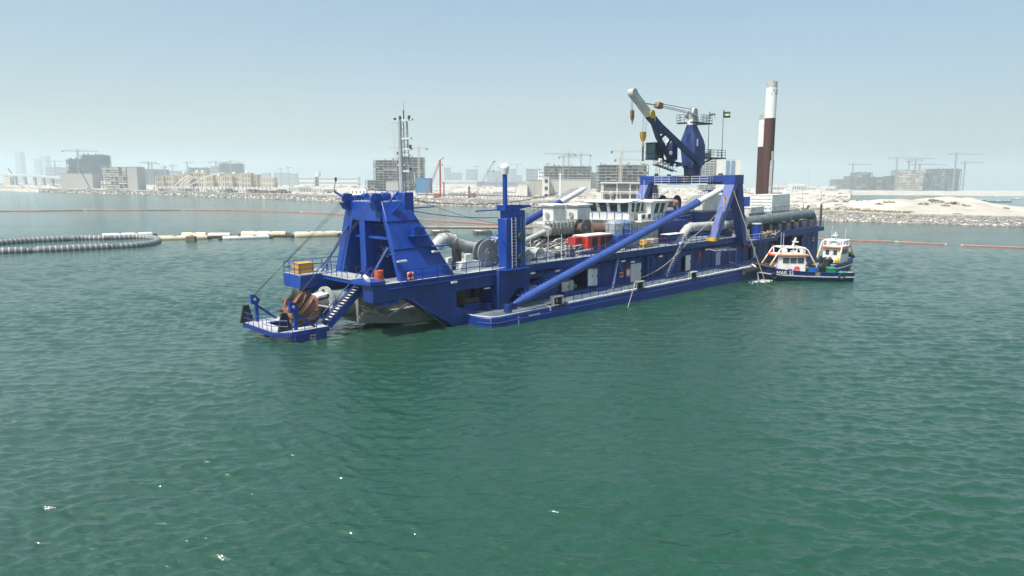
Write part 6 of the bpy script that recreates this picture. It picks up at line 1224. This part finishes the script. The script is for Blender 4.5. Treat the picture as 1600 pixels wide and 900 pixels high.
for a in [(125, 236, 1450, 20, 28, 'crane with sloping top above the dark tower at left'), (88, 252, 2200, 10, 18, 'thin faint crane left of the dark tower'), (234, 254, 1850, 10, 12, 'left of two cranes over the low dark block'), (239, 256, 1900, 12, 10, 'right of two cranes over the low dark block'), (259, 261, 1900, 6, 2, 'stub crane right of the low dark block'), (271, 259, 2100, 4, 8, 'small faint crane behind the villas'), (294, 254, 2100, 3, 12, 'crane above the arches'), (339, 253.5, 1880, 9, 20, 'crane left of the dark blue block'), (362, 253, 1850, 6, 22, 'crane on top of the dark blue block'), (440, 264, 2600, 3, 4, 'tiny crane on the bluish twin block'), (451, 262, 2500, 2, 6, 'small crane between the twin blocks'),
          (655, 231.5, 900, 45, 12, 'pale crane right of the signal mast with its jib to the left'), (743, 260, 2500, 2, 8, 'small faint crane above the hazy block'), (807, 257, 2400, 10, 7, 'faint crane right of the radome'), (780, 262, 2500, 2, 6, 'faint crane left of the radome'), (880, 245, 980, 7, 24, 'left crane of three over the wide unfinished building'), (888, 241, 1000, 38, 10, 'middle crane of three with jib to the left'), (907, 242, 1010, 25, 15, 'right crane of three over the wide unfinished building'), (855, 256, 1700, 5, 3, 'faint small crane left of the three'), (970, 236.5, 770, 16, 55, 'tall pinkish crane over the building behind the wheelhouse'), (968, 249.5, 760, 8, 70, 'lower crane arm crossing behind the tall pinkish one'), (1104, 236, 1500, 8, 15, 'faint crane behind the deck crane platform')]: tower_crane(*a, m_=(CRY if a[0] in (655, 970, 968) else CRG))
# hammerhead crane, piling rig and crawler crane
t = empty('hammerhead_crane', at(1027, 480, 3)); tag(t, 'pale yellow hammerhead crane on a short lattice tower', 'crane'); z = hz(258, 480, 1027) - 3
MB().lattice((0, 0, 0), (0, 0, z), 2.4, r=.22).build('tower', CRY, t); MB().hexa([(-3.4, -1, z + .2), (4.4, -1, z + .2), (4.4, 1, z + .2), (-3.4, 1, z + .2), (-2.6, -1, z + 2.2), (2.6, -1, z + 2.2), (2.6, 1, z + 2.2), (-2.6, 1, z + 2.2)]).box(-3.6, -2.2, -1, 1, z - .8, z + .6).build('arm', CRY, t)
def crawler(u, D, label, mast_top, mast_u, boomu=None, m_=CRR):
    t = empty('crawler_crane', at(u, D, gz(u, D))); tag(t, label, 'crane'); b0 = t.location
    MB().box(-3, 3, -1.8, -.8, 0, 1.1).box(-3, 3, .8, 1.8, 0, 1.1).build('track', BLACK, t, bevel=.3); MB().box(-2.6, 2.2, -1.5, 1.5, 1.3, 3.6).build('body', m_, t, bevel=.2); tip = at(mast_u, D, hz(mast_top, D, mast_u)) - b0
    return t, tip
t, tip = crawler(683, 545, 'red piling rig with upright leader mast and lattice backstay', 250, 688)
MB().box(tip.x - .65, tip.x + .65, -.6, .6, .5, tip.z).build('leader', CRR, t); MB().tube((tip.x + 2.8, 0, 0), (tip.x + 2.8, 0, tip.z * .42), .5).build('pile', DGREY, t); m = MB(); m.lattice((-9, 0, 1), (tip.x - .5, 0, tip.z - 2), 1.6, .9, .12); m.tube((-12, 0, 4), (tip.x - .6, 0, tip.z - 1), .08, n=4); m.build('backstay', CRR, t); MB().beam((tip.x - 1, 0, tip.z - .8), (tip.x + 3, 0, tip.z + 2.0), .5).box(tip.x + 1.4, tip.x + 2.1, -.3, .3, tip.z - 4.5, tip.z - 3).build('head', CRR, t)
t, tip = crawler(740, 560, 'red and white crawler crane with long leaning lattice boom', 253, 771); MB().lattice((1.5, 0, 2), tuple(tip), 1.9, .8, .13).build('lattice_boom', mat('crane_faded_red', (.40, .20, .17), .7), t); m = MB(); m.tube((-3, 0, 3), tuple(tip), .06, n=4); m.tube(tuple(tip), (tip.x, 0, tip.z - 7), .05, n=4); m.box(tip.x - .5, tip.x + .5, -.4, .4, tip.z - 8, tip.z - 7); m.beam(tuple(tip), (tip.x + 1.6, 0, tip.z + .4), .9); m.build('rigging', DGREY, t)
for u, v, D, lab in ((733, 291, 540, 'short dark steel pile standing between the two red cranes'), (918, 244, 960, 'thin leaning pole by the wide unfinished building')):
    t = empty('steel_pile', at(u, D, 2.8)); tag(t, lab, 'pile'); MB().tube((0, 0, 0), ((3.5 if u > 900 else 0), 0, hz(v, D, u) - 2.8), .7 if u < 900 else .25, n=8).build('shaft', DGREY, t)
t = empty('crawler_crane', at(20, 1750, 4)); tag(t, 'small dark crane with raised boom above the bridge at far left', 'crane'); MB().beam((5, 0, 22), (-8, 0, hz(263, 1750, 20) - 4), 1.5).build('lattice_boom', DGREY, t); MB().box(-1, 7, -2, 2, 0, 23).build('body', DGREY, t)
t = empty('crawler_crane', at(138, 1080, 3)); tag(t, 'dark crane with boom leaning left in front of the grey block', 'crane'); MB().beam((2, 0, 3), (-12, 0, hz(263, 1080, 138) - 3), 1.0).build('lattice_boom', DGREY, t); MB().box(-2, 3, -2, 2, 0, 3).build('body', DGREY, t)
# elevated road at the far left
t = empty('elevated_road', at(60, 1500, 0)); tag(t, 'long concrete elevated road descending from the left edge', 'bridge'); o = t.location; m = MB(); pts = [(-140, 270, 1900), (0, 273, 1700), (60, 275.5, 1550), (120, 280, 1350), (165, 286, 1200), (200, 291, 1120)]
PP = [at(u, D, hz(v, D, u)) - o for u, v, D in pts]
for a, b in zip(PP, PP[1:]): m.beam(a, b, 12, 4.0)
m.build('deck', MATS['grey_render'], t); m = MB()
for a, b in zip(PP, PP[1:]): m.beam(a + Vector((0, -7, 2.2)), b + Vector((0, -7, 2.2)), .5, 1.6)
m.build('parapet', PALE, t)
for k in range(16): f = k / 15 * 3.6; i = int(f); p = PP[i].lerp(PP[i + 1], f - i); MB().box(p.x - 2.2, p.x + 2.2, p.y - 3, p.y + 3, -o.z + 1, p.z - 1.2).build('pier', MATS['grey_render'], t)
P0 = at(12, 1600, 3); t = empty('abutment', P0); tag(t, 'broad pale abutment block under the elevated road at the left edge', 'abutment'); MB().box(-8, 7, -2, 10, 0, hz(276, 1600, 12) - 3).build('wall', mat('abutment_pale', (.50, .46, .40), .85), t)
t = empty('villa_terrace', at(337, 862, 3)); tag(t, 'long pale retaining terrace carrying the sandstone villas', 'terrace'); x0 = at(240, 862).x - t.location.x; x1 = at(432, 862).x - t.location.x; MB().box(x0, x1, 0, 120, 0, hz(292, 862, 337) - 3).build('terrace_wall', PALE, t); m = MB()
for i in range(int((x1 - x0) / 5)): m.box(x0 + i * 5, x0 + i * 5 + .6, -.5, 0, 0, hz(292, 862, 337) - 2)
tag(m.build('buttress', mat('grey_render', (.36, .35, .33), .85), t), kind='stuff')
# sandstone villas with domes and ribbed arches
VL = [(243, 256, 276.5, 880, 'leftmost sandstone villa block with two rows of windows', 2, 4, 0), (256, 272, 275, 900, 'plain sandstone wing right of the leftmost villa', 2, 4, 0), (276, 296, 271.5, 930, 'sandstone block with a small dome behind the arches', 2, 5, 1), (300, 322, 270, 940, 'sandstone block with two domes over the arches', 3, 6, 2), (320, 333, 275, 900, 'villa block just right of the arches', 2, 4, 0), (333, 347, 276, 905, 'recessed sandstone wing in the middle', 2, 5, 1), (347, 363, 275, 890, 'sandstone villa with three tall windows', 2, 4, 0), (352, 377, 272, 930, 'long upper block with a central dome', 2, 7, 1), (363, 378, 276, 895, 'shaded link wing of the villas', 2, 4, 0), (377, 392, 271, 885, 'tower-like corner villa with parapet dome', 3, 3, 1), (392, 402, 273, 890, 'darker glazed corner of the tower-like villa', 3, 2, 0), (407, 428, 278, 880, 'rightmost sandstone villa standing apart', 2, 5, 0)]
for a, b, v, D, lab, r_, c_, dm in VL:
    t = plain_building(a, b, v, D, lab, 'villa', BEIGE, mat('villa_window', (.16, .14, .12), .6), r_, c_, 14, .5, .6, base=9.0); D = inland((a + b) / 2, D); H_ = hz(v, D, a) - 9.0; wd = at(b, D).x - at(a, D).x
    for k in range(dm): MB().path([((k - (dm - 1) / 2) * wd * .4, 5, H_ + .4), ((k - (dm - 1) / 2) * wd * .4, 5, H_ + 1.6), ((k - (dm - 1) / 2) * wd * .4, 5, H_ + 2.8), ((k - (dm - 1) / 2) * wd * .4, 5, H_ + 3.6)], 1, 12, radii=[2.6, 2.5, 1.7, .2]).build('dome', BEIGE, t)
    m = MB(); [m.box(-wd / 2 + (k + .5) * wd / 5 - .3, -wd / 2 + (k + .5) * wd / 5 + .3, -.5, 0, H_ * .06, H_ * .94) for k in range(5)]; m.build('pilaster', BEIGE, t)
for k, (ua, ub, vb, vt, D) in enumerate([(270, 299, 290, 274.5, 850), (278, 303, 290, 276, 845), (286, 309, 290, 276.5, 840), (290, 352, 291, 270, 835)]):
    D = inland(ua, D); t = empty('arch_rib', at(ua, D, 8.5)); tag(t, ['first and leftmost pale arch rib beside the villas', 'second pale arch rib from the left', 'third pale arch rib from the left', 'longest pale arch rib sweeping over the villas'][k], 'arch', 'pale arch ribs before the villas'); wd = at(ub, D).x - at(ua, D).x; H_ = hz(vt, D, ua) - 8.5; pts = [(wd * math.sin(i / 14 * 1.57), i * .4, H_ * (1 - (1 - i / 14) ** 2) + .0) for i in range(15)]
    pts = [(wd * i / 14, 0, H_ * math.sin(min(1, i / 14) * 1.57)) for i in range(15)]; MB().path(pts, .55, 6).build('rib', PALE, t)
# shore clutter: cabins, containers, dark sheds and yards, each its own object
q = random.Random(41); MT = [PALE, mat('cabin_grey', (.34, .34, .33), .8), mat('container_brown', (.22, .12, .07), .8), mat('container_dark', (.09, .09, .10), .8), mat('container_orange', (.38, .17, .08), .8), WHITE, MATS['shed_beige']]
def cabin(u, D, L_, H_, m_, label, cat='container', name='container', W_=3):
    D = max(D, shoreD(u) + 22 + .04 * (D - 600)); k_ = D / 800 if D > 800 else 1; L_ *= k_; H_ *= k_; t = empty(name, at(u, D, gz(u, D) - .2), q.uniform(-.25, .25)); tag(t, label, cat, 'containers and cabins along the shore'); MB().box(0, L_, 0, W_, 0, H_).build('body', m_, t, smooth=False); MB().box(-.1, L_ + .1, -.1, W_ + .1, H_, H_ + .2).build('roof', m_, t, smooth=False)
    m = MB(); k = max(2, int(L_ / 3)); [m.box((i + .35) * L_ / k, (i + .65) * L_ / k, -.08, .02, H_ * .35, H_ * .75) for i in range(k)]; m.build('window', MT[3] if m_ not in (MT[3],) else MT[1], t, smooth=False)
names = {0: 'pale', 1: 'grey', 2: 'brown', 3: 'dark', 4: 'orange-brown', 5: 'white', 6: 'beige'}
WH = ['at the left end of the row below the villas', 'beside the dark one at the row end', 'under the gap of the first two villas', 'left of the arch feet', 'right under the first arch rib', 'right under the second arch rib', 'between the arch feet and the middle villas', 'below the two-domed villa', 'below the villa right of the arches', 'below the recessed wing', 'below the three-window villa', 'below the long domed block', 'below the shaded link wing', 'below the tower-like villa', 'below the glazed corner villa', 'left of the orange-brown one', 'in front of the rightmost villa', 'right of the orange-brown one', 'second from the right end of the row', 'at the right end of the row below the villas']
row1 = [(247, 3), (256, 1), (266, 0), (278, 1), (290, 3), (300, 1), (312, 0), (322, 1), (333, 0), (341, 1), (352, 3), (362, 3), (372, 0), (386, 3), (395, 3), (404, 2), (414, 4), (424, 2), (434, 3), (443, 3)]
for i, (u, k) in enumerate(row1): cabin(u, 770 + (i % 3) * 12 - i * 4, q.uniform(6, 9), q.uniform(2.6, 4.2), MT[k], '%s container in the shore yard %s' % (names[k], WH[i]))

OF = [(548, 600, 14, 6.2, 5, 'white two-window office block at the shore left of the A-frame top', 'office'), (572, 585, 10, 3.0, 1, 'grey shed right of the white office at the shore', 'shed'), (583, 620, 12, 2.8, 5, 'white site cabin just right of the white office', 'cabin'), (602, 615, 12, 2.8, 0, 'pale site cabin above the A-frame sheaves', 'cabin'), (622, 612, 10, 2.8, 5, 'white site cabin left of the signal mast', 'cabin'), (664, 600, 11, 2.8, 0, 'pale site cabin right of the mast housing', 'cabin'), (430, 850, 16, 5, 0, 'pale low house right of the rightmost villa', 'house'), (450, 840, 12, 5.5, 0, 'low house with dark openings on the sand flat', 'house'), (468, 820, 14, 5, 6, 'beige low house between two pale ones on the flat', 'house'), (486, 800, 12, 5, 0, 'pale low house below the long white building', 'house'), (505, 780, 14, 4, 1, 'grey low shed below the long white building', 'shed'),
 (700, 640, 16, 3, 1, 'grey low shed right of the piling rig', 'shed'), (718, 700, 20, 3, 5, 'white low hall beyond the dark pile', 'shed'), (745, 640, 14, 3, 0, 'pale shed beneath the leaning lattice boom', 'shed'), (770, 680, 22, 3.4, 1, 'grey hall left of the radome pole', 'shed'), (792, 620, 12, 3, 5, 'white cabin behind the radome pole', 'cabin'), (1228, 900, 10, 3, 5, 'small white cabin on the sand beside the container', 'cabin'), (1290, 950, 16, 2.2, 1, 'low grey wall piece on the sand left of the lagoon', 'wall'), (1210, 700, 8, 2.4, 3, 'dark object on the sand right of the piles', 'shed')]
for u, D, L_, H_, k, lab, nm in OF: cabin(u, D, L_, H_, MT[k], lab, nm, 'site_' + nm, 5)
def car(u, D, label, m_):
    t = empty('parked_vehicle', at(u, D, gz(u, D)), q.uniform(-.3, .3)); tag(t, label, 'vehicle', 'vehicles parked on the sand')
    MB().prism([(-2.4, .45), (2.4, .45), (2.45, 1.05), (1.5, 1.15), (.9, 1.8), (-1.7, 1.85), (-2.35, 1.2)], 'y', -.9, .9).build('body', m_, t, bevel=.08); MB().prism([(1.25, 1.15), (.8, 1.72), (-1.5, 1.76), (-1.9, 1.15)], 'y', -.92, .92).build('glass', DWIN, t)
    for x in (-1.5, 1.5):
        for y in (-.9, .9): MB().tube((x, y - .1, .38), (x, y + .1, .38), .38, n=10).build('wheel', BLACK, t)
car(507, 700, 'white pickup parked on the sand above the rock shore', WHITE); car(514, 705, 'dark vehicle beside the white pickup on the sand', DGREY); car(527, 690, 'white van nearest the shore cabins left of the A-frame', OFFW); car(1286, 620, 'left white vehicle on the sand beyond the stern', WHITE); car(1295, 625, 'middle white vehicle on the sand beyond the stern', WHITE); car(1305, 632, 'right white vehicle on the sand beyond the stern', OFFW); car(540, 660, 'grey car close to the office left of the A-frame', GREY)
# site fence / low pipeline on posts behind the shore
t = empty('shore_pipeline', at(760, 540, 3)); tag(t, 'long dark pipe on low supports along the middle shore', 'pipeline'); o = t.location; pts = [at(u, D, gz(u, D) + 2.0) - o for u, D in ((652, 600), (700, 575), (760, 548), (800, 535), (850, 520))]; MB().path(pts, .45, 8).build('pipe', MT[3], t); m = MB()
for i in range(40): f = i / 39 * 3.99; k = int(f); p = pts[k].lerp(pts[k + 1], f - k); m.box(p.x - .5, p.x + .5, p.y - .4, p.y + .4, p.z - 3.5, p.z - .3)
[x.build('support', MT[1], t) for x in islands(m)]
def lamp_post(u, D, h, label):
    D = max(D, shoreD(u) + 20); h *= max(1, D / 800); t = empty('lamp_post', at(u, D, gz(u, D))); tag(t, label, 'pole', 'thin poles on the sand'); MB().tube((0, 0, 0), (0, 0, h), .16, .1, 6).build('pole', MT[3], t); MB().beam((0, 0, h), (1.6, 0, h + .2), .2).build('arm', MT[3], t)
for u, D, h, lab in ((260, 800, 9, 'dark post left of the first arch rib'), (287, 790, 8, 'dark post in front of the arches'), (302, 790, 8, 'dark post right of the arch feet'), (330, 780, 8, 'dark post before the middle villas'), (371, 770, 7, 'dark post before the link wing'), (420, 760, 8, 'dark post before the rightmost villa'), (775, 640, 16, 'tall thin pole left of the radome'), (865, 560, 13, 'thin pole in front of the beige shed'), (835, 600, 12, 'thin pole in front of the shed at left'), (1255, 520, 9, 'thin pole on the sand above the stern'), (1284, 500, 10, 'thin pole right of the one above the stern'), (1263, 1300, 26, 'tall thin mast on the skyline beyond the stern')): lamp_post(u, D, h, lab)
# heaps, rubble and dark tyre piles: uncountable
RB = MB(); q2 = random.Random(77)
for i in range(5200):
    u = q2.uniform(-60, 1330); D0 = shoreD(u); d = 14 + q2.random() ** 2 * 900; D = D0 + d
    if nz(u * .8, d * .5, .05) < .02 and q2.random() < .8: continue
    s = q2.uniform(.3, 1.3) * (1 + D / 1200); p = at(u, D); z = land_h(u, D, D0)
    RB.add([(p.x + a[0] * s * 1.5, p.y + a[1] * s, z + a[2] * s * .55) for a in ico], icf)
tag(RB.build('rubble', mat('rubble_grey', (.27, .25, .23), .95, .5, .08), smooth=False), 'scattered rubble heaps and site debris over the sand flats', 'rubble', kind='stuff')
# boats and barges on the far lagoon
for k, (u, v, L_, m_, lab) in enumerate([(1533, 314, 10, BLUE, 'small blue barge moored at the end of the dune'), (1560, 316, 26, DGREY, 'long dark floating pontoon on the lagoon at right'), (1590, 312, 14, OFFW, 'pale floating pontoon at the right edge of the lagoon'), (1556, 308, 8, WHITE, 'small white work boat on the lagoon')]):
    t = empty('work_barge', wp(u, v)); tag(t, lab, 'barge', 'craft on the far lagoon'); MB().hexa([(-L_ / 2 + .8, -1.6, -.3), (L_ / 2 - .8, -1.6, -.3), (L_ / 2 - .8, 1.6, -.3), (-L_ / 2 + .8, 1.6, -.3), (-L_ / 2, -2, .9), (L_ / 2, -2, .9), (L_ / 2, 2, .9), (-L_ / 2, 2, .9)]).build('hull', m_, t); m = MB(); m.box(-1.5, 1, -1, 1, .9, 2.6); [m.tube((x, 0, .9), (x, 0, 3.5), .2, n=6) for x in (-L_ / 2 + 1.5, L_ / 2 - 1.5)]; m.build('deckhouse', OFFW, t)
